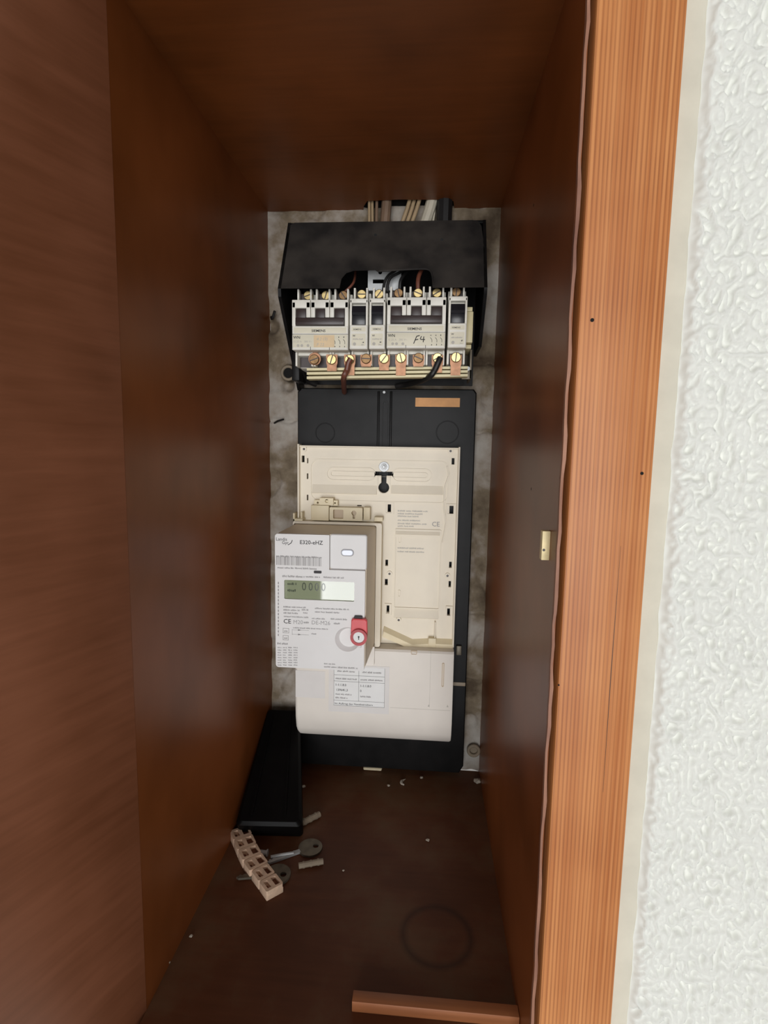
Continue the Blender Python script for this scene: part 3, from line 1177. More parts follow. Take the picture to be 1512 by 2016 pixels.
dashes(b, x, x + 11.5, z, 2.0, YP, 303)
# little symbols: squares and a wiring sketch
for (p0, p1, q0, q1) in ((557, 569, 1237, 1246), (557, 568, 1251, 1260)):
    a, c = F(p0, q1), F(p1, q0)
    for (u0, u1, v0, v1) in ((a[0], c[0], a[1], a[1] + .4), (a[0], c[0], c[1] - .4, c[1]), (a[0], a[0] + .4, a[1], c[1]), (c[0] - .4, c[0], a[1], c[1])):
        quad(b, u0, u1, v0, v1, YP)
    dashes(b, a[0] + 1.2, c[0] - 1.2, a[1] + 1.3, 1.6, YP, int(p1))
a, c = F(575, 1250), F(608, 1240)
for v in (a[1] + .6, c[1] - .8):
    quad(b, a[0], c[0], v, v + .3, YP)
    plate(b, [(a[0] + 6, v - .8), (a[0] + 9, v + .15), (a[0] + 6, v + 1.1)], [], YP, YP + .05)
quad(b, a[0], a[0] + .3, a[1], c[1], YP)
obj('symbol_print', b, 'grey', mt)
b = MB()
x, z = F(549, 1252)
text(b, '', 1, x, z, YP)
for k in range(16):
    a = F(547, 1252 - k * 6.8)
    quad(b, a[0], a[0] + 1.1, a[1], a[1] + 2.3, YP)
obj('edge_print', b, 'grey', mt)
b = MB()
rn = random.Random(12)
a, c = F(695, 1217), F(711, 1193)
for i in range(7):
    for j in range(10):
        if rn.random() < .5:
            u, v = a[0] + (c[0] - a[0]) * i / 7, a[1] + (c[1] - a[1]) * j / 10
            quad(b, u, u + (c[0] - a[0]) / 7, v, v + (c[1] - a[1]) / 10, YP)
b.free()

# red seal lock on the meter
lk = thing('seal_lock', 'small red plastic seal lock with white keyhole disc on the meter front', 'lock', (-14.5, YM, 195))
x, z = F(706.5, 1254, YM - 6)
b = MB()
top = F(706, 1219, YM - 5)[1]
outl = circ(x, z, 8.0, 20, -180, 0) + [(x + 8.0, z + 4), (x + 7.6, top - 1.5), (x + 6, top), (x - 6, top), (x - 7.6, top - 1.5), (x - 8.0, z + 4)]
loft(b, [[(u, YM - .05, v) for u, v in outl], [(u, YM - 4.5, v) for u, v in outl], [(x + (u - x) * .92, YM - 5.2, z + (v - z) * .95) for u, v in outl]])
obj('lock_body', b, 'red', lk)
b = MB()
plate(b, circ(x, z, 8.1, 28), [circ(x, z, 5.5, 28)], YM - 8.2, YM - 4.8)
obj('lock_ring', b, 'redd', lk)
b = MB()
cyl(b, (x, YM - 4.9, z), 5.5, -2.4, 'y', 28, .3)
dk = obj('lock_disc', b, 'paper', lk)
b = MB()
cyl(b, (x, YM - 7.28, z + .5), .85, -.12, 'y', 12)
box(b, x - .4, x + .4, YM - 7.4, YM - 7.28, z - 2.4, z + .4)
obj('keyhole', b, 'ink', dk)
b = MB()
box(b, x - 1.2, x + 1.8, YM - 2, YM - .05, z - 12.5, z - 7, bev=.4)
obj('lock_tongue', b, 'meter', lk)
b = MB()
xx, zz_ = F(705, 1216, YM - 3)
shell(b, xx - 4, xx + 4, top - .5, top + 2.2, 1.2, [(0, YM - .05), (0, YM - 3)])
obj('lock_cap', b, 'ink', lk)

# ================================================================== CIRCUIT BREAKERS
YK = -105.0


def breaker(x0, x1, poles, label, seed, zoff):
    r = thing('circuit_breaker', label, 'circuit breaker', (0, -40, 455 + zoff), group='circuit breakers on the rail')
    r['_o'] = (0, -40, 455)
    wdt = (x1 - x0) / poles
    g = .25
    Z0, Z1 = 477.0, 522.5
    zr0, zr1 = 499.0, 518.5                                # toggle recess
    b = MB()
    for k in range(poles):
        a, c = x0 + k * wdt + g, x0 + (k + 1) * wdt - g
        box(b, a, c, -78, -40, 464, 534, bev=.4)
        box(b, a, c, -88, -60, 474.5, 478, bev=.4)
        box(b, a + 1.5, a + 3.4, -90, -80, 523, 536, bev=.3)
        box(b, c - 3.6, c - 1.9, -90, -80, 523, 536, bev=.3)
        box(b, a, a + 1.9, -92, -70, 464, 477, bev=.3)
        box(b, c - 1.9, c, -92, -70, 464, 477, bev=.3)
    obj('rear_body', b, 'brk', r)
    for k in range(poles):  # dark boxes stand for the shade in the gaps behind the screws
        a, c = x0 + k * wdt + g, x0 + (k + 1) * wdt - g
        b = MB()
        box(b, a + 2.2, c - 2.2, -80, -77, 464.5, 474)
        obj('terminal_gap_shade', b, 'brown', r)
        b = MB()
        box(b, a + 3.6, c - 3.8, -82, -77, 524, 533.6)
        obj('terminal_gap_shade', b, 'brown', r)
    b = MB()
    shell(b, x0 + g, x1 - g, Z0, zr0, .8, [(0, -84), (0, YK + .8), (.8, YK)])
    if poles == 3:
        for k in range(poles):
            a, c = x0 + k * wdt + g, x0 + (k + 1) * wdt - g
            box(b, a, c, YK, -84, zr1 - 3.5, Z1, bev=.6)
        box(b, x0 + g, x0 + 3.6, YK, -84, zr0 - .6, Z1 - 2, bev=.5)
        box(b, x1 - 3.6, x1 - g, YK, -84, zr0 - .6, Z1 - 2, bev=.5)
        for k in (1, 2):
            xm = x0 + k * wdt
            box(b, xm - 4.2, xm - .25, YK, -84, zr0 + 7.5, Z1 - 2, bev=.5)
            box(b, xm + .25, xm + 4.2, YK, -84, zr0 + 7.5, Z1 - 2, bev=.5)
    else:
        box(b, x0 + g, x1 - g, YK, -84, zr1, Z1, bev=.6)
        box(b, x0 + g, x0 + 2.2, YK, -84, zr0 - .6, Z1 - 1, bev=.5)
        box(b, x1 - 2.2, x1 - g, YK, -84, zr0 - .6, Z1 - 1, bev=.5)
    box(b, x0 + 1, x1 - 1, YK + 7, -84, zr0 - 1, Z1 - 1)
    obj('front_housing', b, 'brk', r)
    b = MB()
    if poles == 3:
        box(b, x0 + 3.8, x1 - 3.8, YK - 2.2, YK + 6, zr0 + .4, zr0 + 7, bev=.7)
        box(b, x0 + 5, x1 - 5, YK - 3.2, YK, zr0 + 3, zr0 + 4.4, bev=.5)
        for k in range(3):
            a = x0 + k * wdt
            box(b, a + (4.0 if k == 0 else 4.6), a + wdt - (4.0 if k == 2 else 4.6), YK + 1, YK + 7, zr0 + 5, zr0 + 15.5, bev=.4)
        obj('toggle', b, 'brown', r)
    else:
        box(b, x0 + 2.4, x1 - 2.4, YK + 1.5, YK + 7, zr0 + .2, zr0 + 9.5, bev=.8)
        loft(b, [[(x_, YK + 6, zr0 + 9), (x_, YK + .2, zr0 + 9), (x_, YK - 1.2, zr0 + 11), (x_, YK + 1.5, zr0 + 17.2), (x_, YK + 6, zr0 + 17.5)] for x_ in (x0 + 2.4, x1 - 2.4)])
        obj('toggle', b, 'toggle', r)
    # print panels
    b = MB()
    if poles == 3:
        box(b, x0 + 1, x1 - 1, YK - .2, YK + .5, Z0 + 2.2, 490.8, bev=.1)
        box(b, x0 + 2, x1 - 2, YK - .2, YK + .5, 492.4, 497.4, bev=.1)
    else:
        shell(b, x0 + 2, x1 - 2, Z0 + 3, 491, 1.0, [(0, YK + .5), (.1, YK - .3)])
        shell(b, x0 + 2, x1 - 2, 493, 497, .8, [(0, YK + .5), (.1, YK - .3)])
    lp = obj('label_plate', b, 'brkcream', r)
    b = MB()
    if poles == 3:
        xm = (x0 + x1) / 2
        text(b, 'SIEMENS', 3.1, xm - 8, 493.4, YK - .35, bold=.06, sx=1.15)
        text(b, 'WN', 3.6, x0 + 1.6, 487.2, YK - .35, bold=.06)
        quad(b, x0 + .3, x1 - .3, 491.2, 491.6, YK - .12)
        for k in range(3):
            a = x1 - 14 + k * 4.6
            tube(b, [(a, YK - .3, 486.6), (a + 1.4, YK - .3, 484.8), (a + 1.5, YK - .3, 482.4)], .22, 5, 3)
            dashes(b, a, a + 1, 488, 1.4, YK - .3, seed + k)
            dashes(b, a + 1, a + 2, 479.6, 1.4, YK - .3, seed + k + 5)
        for k in (1, 2):
            quad(b, x0 + k * wdt - .2, x0 + k * wdt + .2, Z0, Z0 + 3, YK - .3)
    else:
        text(b, 'SIEMENS', 1.9, x0 + 3.6, 494.2, YK - .4, bold=.02, sx=1.1)
        text(b, 'W', 2.4, x0 + 3.2, 488.2, YK - .4, bold=.05)
        dashes(b, x1 - 5, x1 - 3.6, 482.5, 1.5, YK - .4, seed)
    obj('lettering', b, 'ink', lp)
    b = MB()
    if poles == 3:
        text(b, 'G 25 A   380 V~', 2.6, x0 + 1.8, 483.8, YK - .33)
        for cx in (6, 9.6, 15.5):
            plate(b, circ(x0 + cx, 481, 1.3, 12), [], YK - .33, YK - .2)
    else:
        dashes(b, x0 + 3.5, x1 - 3.5, 485.3, 1.4, YK - .4, seed + 9)
        plate(b, circ(x0 + 5, 481.6, 1.5, 14), [], YK - .4, YK - .25)
        dashes(b, x1 - 6, x1 - 3.6, 480.3, 1.3, YK - .4, seed + 3)
    obj('fine_print', b, 'lgrey', lp)
    return r, lp, wdt


spec = [(-82.0, -28.4, 3, 'three-pole white circuit breaker with yellowed tape, leftmost on the rail', -.9),
        (-27.6, -10.2, 1, 'single-pole white breaker with black toggle, right next to the taped three-pole breaker', 0),
        (-9.4, 6.0, 1, 'single-pole white breaker with black toggle, right before the breaker marked F4', .2),
        (7.0, 61.6, 3, 'three-pole white circuit breaker with F4 handwritten on its label', .9),
        (63.4, 80.8, 1, 'single-pole white breaker with black toggle at the far right end of the rail', 1.6)]
LOWX = [-62.9, -46.0, -28.7, -12.9, 4.3, 20.4, 37.0, 54.9, 72.2]
TOPX = [-70.1, -52.8, -36.0, -18.4, -1.8, 16.6, 35.0, 52.7, 70.9]
pi_ = 0
BR = []
for bi, (x0, x1, n, lab, zo) in enumerate(spec):
    r, lp, wd = breaker(x0, x1, n, lab, 500 + bi * 20, zo)
    BR.append(r)
    for k in range(n):
        # brass terminal screws above and below
        for (sx_, sz_, ys, nm) in ((TOPX[pi_], 530.5, -88, 'top'), (LOWX[pi_], 470.0, -94, 'low')):
            b = MB()
            rad = 4.3 if nm == 'top' else 4.7
            cyl(b, (sx_, ys + 3, sz_), rad, -4.2, 'y', 20, .6)
            mm_ = 'brass' if (pi_ * 7 + (nm == 'top')) % 3 else 'brassold'
            s_ = obj('terminal_screw', b, mm_, r)
            b = MB()
            an = math.radians((pi_ * 53 + 20) % 180)
            u, v = math.cos(an), math.sin(an)
            e = rad * .9
            q = .5
            pts_ = [(sx_ + u * e - v * q, sz_ + v * e + u * q), (sx_ - u * e - v * q, sz_ - v * e + u * q), (sx_ - u * e + v * q, sz_ - v * e - u * q), (sx_ + u * e + v * q, sz_ + v * e - u * q)]
            plate(b, pts_, [], ys - 1.27, ys - 1.0)
            obj('screw_slot', b, 'brown', s_)
        if pi_ not in (0,):
            pass
        pi_ += 1
    if bi == 0:
        b = MB()
        box(b, -61, -41.5, YK - .5, YK - .2, 479.5, 490.4)
        tp = obj('tape_strip', b, 'tape', r)
        b = MB()
        text(b, '4.2 (3)', 4.0, -58.5, 485.6, YK - .55, shear=.2)
        text(b, 'F 22', 4.2, -58.5, 480.4, YK - .55, shear=.2)
        obj('handwriting', b, 'lgrey', tp)
    if bi == 3:
        b = MB()
        for pts_ in (((34.9, 487.7), (37.8, 488.4)), ((35.0, 487.6), (32.4, 481.2)), ((33.9, 484.4), (36.6, 485.1)),
                     ((39.5, 487.8), (38.6, 485.2), (42.8, 484.8)), ((41.6, 487.5), (41.2, 482.4))):
            tube(b, [(u, YK - .25, v) for u, v in pts_], .42, 6, 4)
        obj('handwriting', b, 'ink', lp)

# mounting rail behind the breakers with its end pieces
rl = thing('mounting_rail', 'cream and grey mounting rail ends sticking out right of the breakers', 'rail', (0, -30, 449))
b = MB()
box(b, -84, 88, -39.5, -32, 470, 520, bev=.5)
obj('rail', b, 'dullsteel', rl)
b = MB()
a, c = at(921, 676, -80), at(931.5, 615, -80)
box(b, 81.2, c[0], -84, -42, a[1], c[1], bev=.6)
obj('end_block', b, 'busb', rl)
b = MB()
box(b, 81.2, c[0] - .6, -80, -42, a[1] - 5, a[1] - 1.2, bev=.5)
obj('end_block', b, 'busb', rl)
b = MB()
box(b, 81.2, c[0] - .6, -80, -42, c[1] + 1, c[1] + 5, bev=.5)
obj('end_block', b, 'busb', rl)
b = MB()
a, c = at(908, 748, -70), at(929, 690, -70)
box(b, a[0], c[0], -76, -72, a[1], 463, bev=.4)
box(b, c[0] - 2, c[0], -76, -40, a[1], c[1], bev=.4)
obj('end_bracket', b, 'dullsteel', rl)
b = MB()
x, z = at(921, 726, -77)
cyl(b, (x, -76, z), 2.4, -2, 'y', 14, .4)
obj('bracket_screw', b, 'steel', rl)
b = MB()
box(b, -91, -83, -70, -40, 452, 478, bev=1)
obj('left_bracket', b, 'black', rl)

# comb busbar: three ivory strips, copper tabs up to the screws
bb = thing('comb_busbar', 'three-layer ivory busbar with copper tabs below the breakers', 'busbar', (0, -84, 449))
for (pl_, pr_, y) in ((727, 723.5, -87), (735, 731, -89), (743.5, 738.5, -91)):
    b = MB()
    (x0, zl), (x1, zr) = at(604, pl_, y), at(921, pr_, y)
    loft(b, [[(x, y + 12, z - 1.25), (x, y, z - 1.25), (x, y, z + 1.15), (x, y + 12, z + 1.15)] for x, z in ((x0, zl), (x1, zr))])
    obj('insulating_strip', b, 'busb', bb)
for i, pyb in enumerate((0, 731, 739, 722, 729, 739, 721, 733, 738)):
    if not pyb:
        continue
    x = LOWX[i]
    zb = at(756, pyb, -93)[1]
    b = MB()
    h_ = 4.6
    plate(b, [(x - h_, zb), (x + h_, zb), (x + h_, 463.5), (x + h_ + .8, 466), (x + h_ + .8, 474), (x - h_ - .8, 474), (x - h_ - .8, 466), (x - h_, 463.5)], [], -93.0, -91.6)
    obj('copper_tab', b, 'copper', bb)
b = MB()
x = LOWX[0]
cyl(b, (x, -91, 470), 6.2, -1.2, 'y', 24, .3)
obj('copper_washer', b, 'copper', bb)

# ================================================================== BLACK HOOD OVER THE BREAKERS
hd = thing('breaker_hood', 'black plastic hood with a notch above the row of breakers', 'hood', (0, -2, 450))
HT, HB = (-60.0, 607.0), (-100.0, 533.0)          # (Y, z) of upper and lower front edge


def hood_pt(x, z, d=0.0):
    t = (HT[1] - z) / (HT[1] - HB[1])
    return (x, HT[0] + (HB[0] - HT[0]) * t + d, z + d * .0)


t = bmesh.new()
outl = [(-96, 533), (-38, 533), (-37, 543), (-33, 549), (-26, 551.5), (-6, 552), (-3, 550), (40, 552.5), (45, 551), (47.5, 546), (48.5, 533), (98.5, 533), (96.5, 575), (94, 600), (91, 605.5), (86, 607), (-90, 607), (-94, 604), (-96.5, 596)]
vs0 = [t.verts.new(Vector(hood_pt(x, z))) for x, z in outl]
es = [t.edges.new((vs0[i], vs0[(i + 1) % len(vs0)])) for i in range(len(vs0))]
bmesh.ops.triangle_fill(t, edges=es, use_beauty=True, use_dissolve=False)
rr_ = bmesh.ops.extrude_face_region(t, geom=t.faces[:])
bmesh.ops.translate(t, vec=Vector((0, 2.4, .6)), verts=[g for g in rr_['geom'] if isinstance(g, bmesh.types.BMVert)])
bmesh.ops.recalc_face_normals(t, faces=t.faces[:])
b = MB()
merge(b, t)
obj('hood_front', b, 'blackdust', hd)
b = MB()
tube(b, [hood_pt(-2, 551, -.4), hood_pt(18, 552, -.4), hood_pt(39, 552.8, -.4), hood_pt(45.5, 551, -.4), hood_pt(48, 545, -.4), hood_pt(49, 536, -.4)], .9, 8)
obj('notch_lip', b, 'blackdust', hd)
b = MB()
plate(b, [(-3, 607), (-60, 607), (-100, 533), (-98, 527), (-62, 487), (-3, 487)], [], 95.5, 98.5, 'yz')
obj('hood_side', b, 'black', hd)
b = MB()
plate(b, [(-3, 607), (-60, 607), (-100, 533), (-99, 526), (-22, 447), (-3, 447)], [], -96.5, -93.5, 'yz')
obj('hood_side', b, 'black', hd)
b = MB()
box(b, -96, 98, -60, -3, 604, 607, bev=.8)
obj('hood_top', b, 'black', hd)
b = MB()
box(b, -93, 95, -8, -5, 455, 604)
obj('hood_back', b, 'black', hd)
for px, py in ((738, 458), (590, 440), (870, 470), (885, 525)):
    b = MB()
    x, z = at(px, py, -75)
    p_ = hood_pt(x, z, -.2)
    cyl(b, (p_[0], p_[1] + .5, p_[2]), 1.4, -.8, 'y', 10)
    obj('moulding_pip', b, 'black', hd)
b = MB()
p_, q_ = at(573, 543, -92), at(596, 528, -86)
tube(b, [(p_[0], hood_pt(0, p_[1])[1] - .1, p_[1]), (q_[0], hood_pt(0, q_[1])[1] - .1, q_[1])], .5, 6)
obj('scratch_ridge', b, 'blackdust', hd)

# zinc bracket in the notch
b = MB()
a, c = at(724, 572, -64), at(790, 530, -64)
hx, hz = at(748.5, 536, -64)
h0, h1 = at(734, 558, -64), at(756, 550, -64)
plate(b, [(a[0], a[1]), (c[0], a[1]), (c[0], c[1]), (a[0], c[1])], [circ(hx, hz, 2.0, 14), [(h0[0], h0[1]), (h1[0], h0[1]), (h1[0], h1[1]), (h0[0], h1[1])]], -64, -62.5)
box(b, a[0], c[0], -62.5, -9, a[1], a[1] + 1.5)
tag(obj('metal_bracket', b, 'steel'), 'small zinc-plated sheet bracket with a hole behind the hood notch', 'bracket')


def wire(label, mat, pts, r, name='wire', group='wires around the breakers'):
    b = MB()
    tube(b, pts, r, 10, 8)
    tag(obj(name, b, mat), label, 'wire', group)


def P3(px, py, Y):
    x, z = at(px, py, Y)
    return (x, Y, z)


wire('black wire bending up in front of the zinc bracket', 'rubber', [P3(754, 575, -76), P3(757, 556, -74), P3(765, 542, -72), P3(780, 531, -66), P3(786, 515, -50)], 1.3)
wire('second black wire curving beside the zinc bracket', 'rubber', [P3(763, 574, -78), P3(764, 558, -78), P3(771, 545, -76), P3(790, 534, -70), P3(800, 515, -50)], 1.4)
wire('black wire running down to the third breaker from the right', 'rubber', [P3(787, 574, -80), P3(789, 552, -80), P3(800, 536, -70), P3(815, 520, -50)], 1.6)
wire('brown wire standing up out of the breaker marked F4', 'brownwire', [P3(823, 578, -84), P3(823, 552, -84), P3(828, 535, -78), P3(838, 520, -60)], 2.0)
wire('thin brown wire above the taped breaker', 'brownwire', [P3(676, 577, -82), P3(692, 562, -82), P3(698, 550, -76), P3(700, 530, -50)], 1.2)
wire('brown wire hanging from a lower terminal of the taped breaker', 'brownwire', [P3(691, 706, -98), P3(686, 715, -98), P3(683, 728, -97), P3(677, 742, -95), P3(677, 758, -60), P3(678, 772, -24)], 2.7)
wire('thick black wire looping down from the breaker marked F4', 'rubber', [P3(867, 704, -98), P3(862, 715, -99), P3(855, 730, -98), P3(845, 742, -93), P3(825, 751, -60), P3(800, 757, -34), P3(780, 760, -26)], 2.8)
wire('black wire bent down from the left end of the rail', 'rubber', [P3(583, 692, -72), P3(586, 715, -66), P3(592, 732, -55), P3(604, 748, -35), P3(622, 756, -26)], 3.4)

# cables dropping in through the ceiling notch
cg = 'cables entering through the ceiling notch'


def cable(label, mat, px0, px1, r, Y=-14, extra=0):
    a = at(px0, 452, Y)
    c = at(px1, 388, Y)
    dx = (c[0] - a[0])
    b = MB()
    tube(b, [(a[0] - dx * .8, Y + 1, a[1] - 25), (a[0], Y, a[1]), (c[0], Y, c[1]), (c[0] + dx * .5, Y + 1, c[1] + 40)], r, 10, 6)
    tag(obj('cable', b, mat), label, 'cable', cg)


cable('thin beige wire, leftmost of those entering at the top', 'tanwire', 727, 727, 1.5)
cable('thin beige wire, second from left at the top', 'tanwire', 733.5, 733, 1.5, -12)
cable('thin beige wire just left of the wide grey-brown cable', 'dwire', 741, 742, 1.6, -14)
cable('wide grey-brown cable between the beige wires at the top', 'dwire', 757, 762, 5.4)
cable('thin beige wire slanting right of the grey-brown cable', 'tanwire', 787, 808, 2.1)
cable('slanting beige wire in the middle of its trio at the top', 'tanwire', 797, 817, 2.1, -12)
cable('slanting beige wire nearest to the thick white cable', 'tanwire', 806, 827, 2.1)
cable('thick white cable slanting down behind the hood', 'whitewire', 833, 852, 6.0)
cable('thin white wire between the white and the black cable', 'whitewire', 851, 858, 1.2, -12)
cable('thick black cable, rightmost of those entering at the top', 'rubber', 874, 876, 8.2, -16)

# ================================================================== ON THE FLOOR
# black cover leaning in the left back corner
lc = thing('loose_black_cover', 'black plastic cover lying aslant in the left back corner of the floor', 'cover', (-103, -70, 0), (0, 0, math.radians(4)))
L, T = 138.0, 20.0
b = MB()


def tap(u, v):
    return u * (1 - .42 * (v / L + .5)) - 9 * (v / L + .5), v


out = rrect(-33, 33, -L / 2, L / 2, 5, 5)
loft(b, [[(*tap(u, v), 0) for u, v in out], [(*tap(u, v), T - 3) for u, v in out], [(*tap(u * .9, v * .96), T) for u, v in out]])
tilt = Matrix.Rotation(math.radians(24), 4, 'X')
bmesh.ops.transform(b, matrix=tilt, verts=b.verts)
body_shift = .2 - min(v.co.z for v in b.verts)
bmesh.ops.translate(b, vec=Vector((0, 0, body_shift)), verts=b.verts)
obj('cover_body', b, 'deepblack', lc, local=True)
for xx in (-19, 15):
    b = MB()
    loft(b, [[(*tap(xx, v), T), (*tap(xx + 2, v), T), (*tap(xx + 2, v), T + 2.5), (*tap(xx, v), T + 2.5)] for v in (-60, 56)])
    bmesh.ops.transform(b, matrix=Matrix.Translation((0, 0, body_shift)) @ tilt, verts=b.verts)
    obj('stiffening_rib', b, 'deepblack', lc, local=True)

# beige screw terminal strip
ts = thing('terminal_strip', 'bent beige plastic screw terminal strip on the niche floor beside the keys', 'terminal strip', (0, 0, 0))
p0 = Vector((*atz(474, 1638, 9), 0))
p1 = Vector((*atz(497, 1686, 9), 0))
p2 = Vector((*atz(534, 1737, 9), 0))
path = spline([p0, p1, p2], 20)
cum = [0]
for a, c in zip(path, path[1:]):
    cum.append(cum[-1] + (c - a).length)
tot = cum[-1]
N = 6
SL = tot / (N - 1)
for k in range(N):
    s = tot * k / (N - 1)
    j = min(range(len(cum)), key=lambda q: abs(cum[q] - s))
    pt = path[j]
    dr = (path[min(j + 2, len(path) - 1)] - path[max(j - 2, 0)]).normalized()
    hl, hw = SL / 2 - .4, 9.0
    if k >= 4:
        hw = 8.0
    t = bmesh.new()
    box(t, -hl, hl, -hw, hw, 0, 5.5, bev=.6)
    plate(t, rrect(-hl, hl, -hw, hw, 1.5), [rrect(-hl + 2.2, hl - 2.2, 1.6, hw - 1.8, .8), rrect(-hl + 2.8, hl - 2.8, -hw + 2.6, -1.8, .8)], 9, 5.4, 'xy')
    mt_ = Matrix.Translation(pt) @ Matrix((( dr.x, -dr.y, 0, 0), (dr.y, dr.x, 0, 0), (0, 0, 1, 0), (0, 0, 0, 1)))
    bmesh.ops.transform(t, matrix=mt_, verts=t.verts)
    b = MB()
    merge(b, t)
    box(b, pt.x - 3, pt.x + 3, pt.y - 3, pt.y + 3, .3, 4)
    sg = obj('terminal_block', b, 'termp', ts)
    t = bmesh.new()
    box(t, -hl + 2.4, hl - 2.4, 1.8, hw - 2.0, 5.5, 6.2)
    cyl(t, (0, -hw / 2 - .8, 5.5), 2.0, 1.2, 'z', 12)
    bmesh.ops.transform(t, matrix=mt_, verts=t.verts)
    b = MB()
    merge(b, t)
    obj('metal_insert', b, 'rust', sg)


def key(label, bow, tip, r, hole_side, mat='dullsteel', z=1.2, shiny='steel'):
    bx_, by_ = atz(*bow, z)
    tx_, ty_ = atz(*tip, z)
    d = Vector((tx_ - bx_, ty_ - by_, 0))
    Lk = d.length
    a = math.atan2(d.y, d.x)
    k = thing('key', label, 'key', (bx_, by_, z - 1.1), (0, 0, a))
    b = MB()
    plate(b, circ(0, 0, r, 28), [circ(hole_side * r * .45, r * .1, r * .24, 14)], 0, 2.0, 'xy')
    obj('bow', b, mat, k, local=True)
    b = MB()
    outl_ = [(r - 1, 1.8), (Lk, 1.8), (Lk + 2, 0), (Lk, -1.2)]
    x = Lk - 1
    while x > r + 8:
        outl_ += [(x, -2.6), (x - 2.0, -1.2), (x - 3.6, -2.8)]
        x -= 5
    outl_ += [(r + 3, -2.2), (r - 1, -2.2)]
    plate(b, outl_, [], .2, 2.2, 'xy')
    obj('blade', b, shiny, k, local=True)
    return k


key('steel key with a round bow pointing away from the terminal strip', (611, 1669), (530, 1698), 11.5, -1)
k2 = key('dark steel key lying close against the terminal strip', (546, 1722), (470, 1728), 12, -1, z=2.0, shiny='dullsteel')
b = MB()
a = atz(533, 1688, 2)
c = atz(578, 1678, 3)
tube(b, [(a[0], a[1], 2.4), ((a[0] + c[0]) / 2, (a[1] + c[1]) / 2, 2.6), (c[0], c[1], 2.4)], 1.5, 8)
n1 = obj('nail_shank', b, 'steel')
n1.name = 'long_nail'
tag(n1, 'shiny nail lying between the terminal strip and the key bow', 'nail')
b = MB()
a, c = atz(517, 1680, 2), atz(525, 1681, 2)
tube(b, [(a[0] - 3, a[1], 3), (c[0], c[1], 3)], 2.2, 10)
cyl(b, (c[0], c[1], 3), 3.2, 1.2, 'x', 14)
tag(obj('screw', b, 'steel'), 'short shiny screw peeking out beside the terminal strip', 'screw')
for (lab, a_, c_, r) in (('dusty grey plastic wall plug beside the black cover', (592, 1622), (629, 1603), 3.0), ('dusty grey plastic wall plug in front of the round key', (588, 1704), (636, 1695), 2.6)):
    a, c = atz(*a_, 3), atz(*c_, 3)
    b = MB()
    tube(b, [(a[0], a[1], r + .1), ((a[0] + c[0]) / 2, (a[1] + c[1]) / 2, r + .3), (c[0], c[1], r + .1)], r, 10)
    d = Vector((c[0] - a[0], c[1] - a[1], 0)).normalized()
    for s in (.2, .5, .8):
        q = Vector((a[0] + (c[0] - a[0]) * s, a[1] + (c[1] - a[1]) * s, r + .3))
        tube(b, [tuple(q - d * .8), tuple(q + d * .8)], r * 1.15, 10, 2)
    tag(obj('wall_plug', b, 'anchor'), lab, 'wall plug')
# ring: old conduit end in the wall
b = MB()
x, z = at(935, 1478, -4)
torus(b, (x - 1.5, -4, z), 6.2, 2.0, 'y', 28, 10)
cyl(b, (x - 1.5, -2, z), 6.0, 5, 'y', 24)
tag(obj('conduit_end', b, 'anchor'), 'grey ring of a pipe end in the back wall low on the right', 'pipe')
b = MB()
x, z = at(567, 734, -2)
ps = thing('wall_hole', 'dark round hole in the back wall left of the busbar', 'pipe', (x, 0, z - 7))
torus(b, (x, -.5, z), 7.2, 1.6, 'y', 28, 10)
obj('hole_rim', b, 'anchor', ps)
b = MB()
cyl(b, (x, -.6, z), 6.4, 6, 'y', 24)
obj('hole_dark', b, 'blackmatte', ps)  # flat black disc stands for the darkness inside the hole
for lab, pts_, r in (('dark bent nail in the back wall left of the hood', ((531, 622), (536, 627), (543, 614)), 1.5), ('thin dark nail in the back wall left of the black board', ((537, 833), (547, 829), (560, 826)), 1.1)):
    b = MB()
    q = [at(px, py, -3) for px, py in pts_]
    tube(b, [(u, y_, v) for (u, v), y_ in zip(q, (3, -3, -7))], r, 8)
    tag(obj('wall_nail', b, 'rubber'), lab, 'nail')
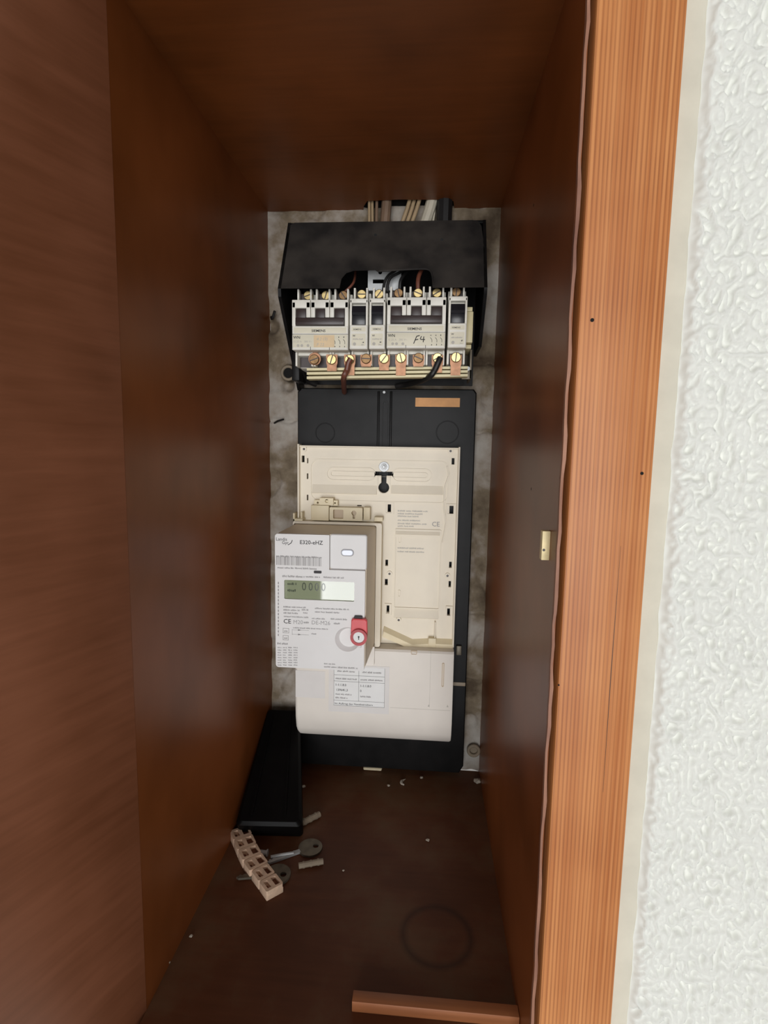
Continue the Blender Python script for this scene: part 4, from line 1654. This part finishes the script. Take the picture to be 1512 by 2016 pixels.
# hole marks and small objects on the panels
sp = thing('strike_plate', 'small pale brass strike piece on the right side panel', 'strike plate', (XR, -303, 330))
b = MB()
box(b, XR - 4.6, XR - .01, -308.0, -302.5, 323.5, 340.5, bev=.3)
obj('plate', b, 'plate', sp)
b = MB()
cyl(b, (XR - 3.4, -308.0, 329.5), .8, -.15, 'y', 10)
obj('screw_hole', b, 'brown', sp)
# crumbs: each a little lump
rn = random.Random(21)
crumbs = [(790, 1540, 2.4, 'curved splinter'), (765, 1547, 1.6, 'crumb'), (830, 1531, 1.8, 'crumb'), (597, 1549, 2.2, 'crumb'), (842, 1654, 1.7, 'crumb'), (376, 1843, 1.3, 'crumb'), (331, 1895, 1.6, 'crumb'), (676, 1714, 1.0, 'crumb'), (940, 1538, 4.0, 'crumb'), (493, 1548, 3.0, 'crumb'), (485, 1615, 2.5, 'crumb')]
cl = ['pale curved plaster splinter at the foot of the black board', 'small pale plaster crumb left of the curved splinter', 'small pale plaster crumb right of the curved splinter',
      'small pale crumb beside the black cover', 'small pale crumb in the middle of the floor', 'tiny white crumb near the left side panel', 'tiny white crumb at the front left of the floor',
      'tiny pale crumb right of the wall plugs', 'lump of plaster in the right back corner', 'pale plaster crumb on the floor left of the black cover', 'small pale crumb behind the terminal strip']
for (px, py, r, kd), lab in zip(crumbs[:9], cl[:9]):
    x, y = atz(px, py, r * .5)
    y = min(y, -r - 1.5)
    t = bmesh.new()
    bmesh.ops.create_icosphere(t, subdivisions=2, radius=r)
    for v in t.verts:
        v.co = v.co * (1 + rn.uniform(-.28, .28))
        v.co.z *= .6
        if kd == 'curved splinter':
            v.co.x *= .7
            v.co.y *= 2.2
            v.co.x += v.co.y * v.co.y * .12
    zmin = min(v.co.z for v in t.verts)
    bmesh.ops.translate(t, vec=Vector((x, y, -zmin + .05)), verts=t.verts)
    b = MB()
    merge(b, t)
    tag(obj('plaster_crumb', b, 'crumb'), lab, 'crumb', 'crumbs on the niche floor')
# tidy helper properties
for o in bpy.data.objects:
    if '_o' in o.keys():
        del o['_o']
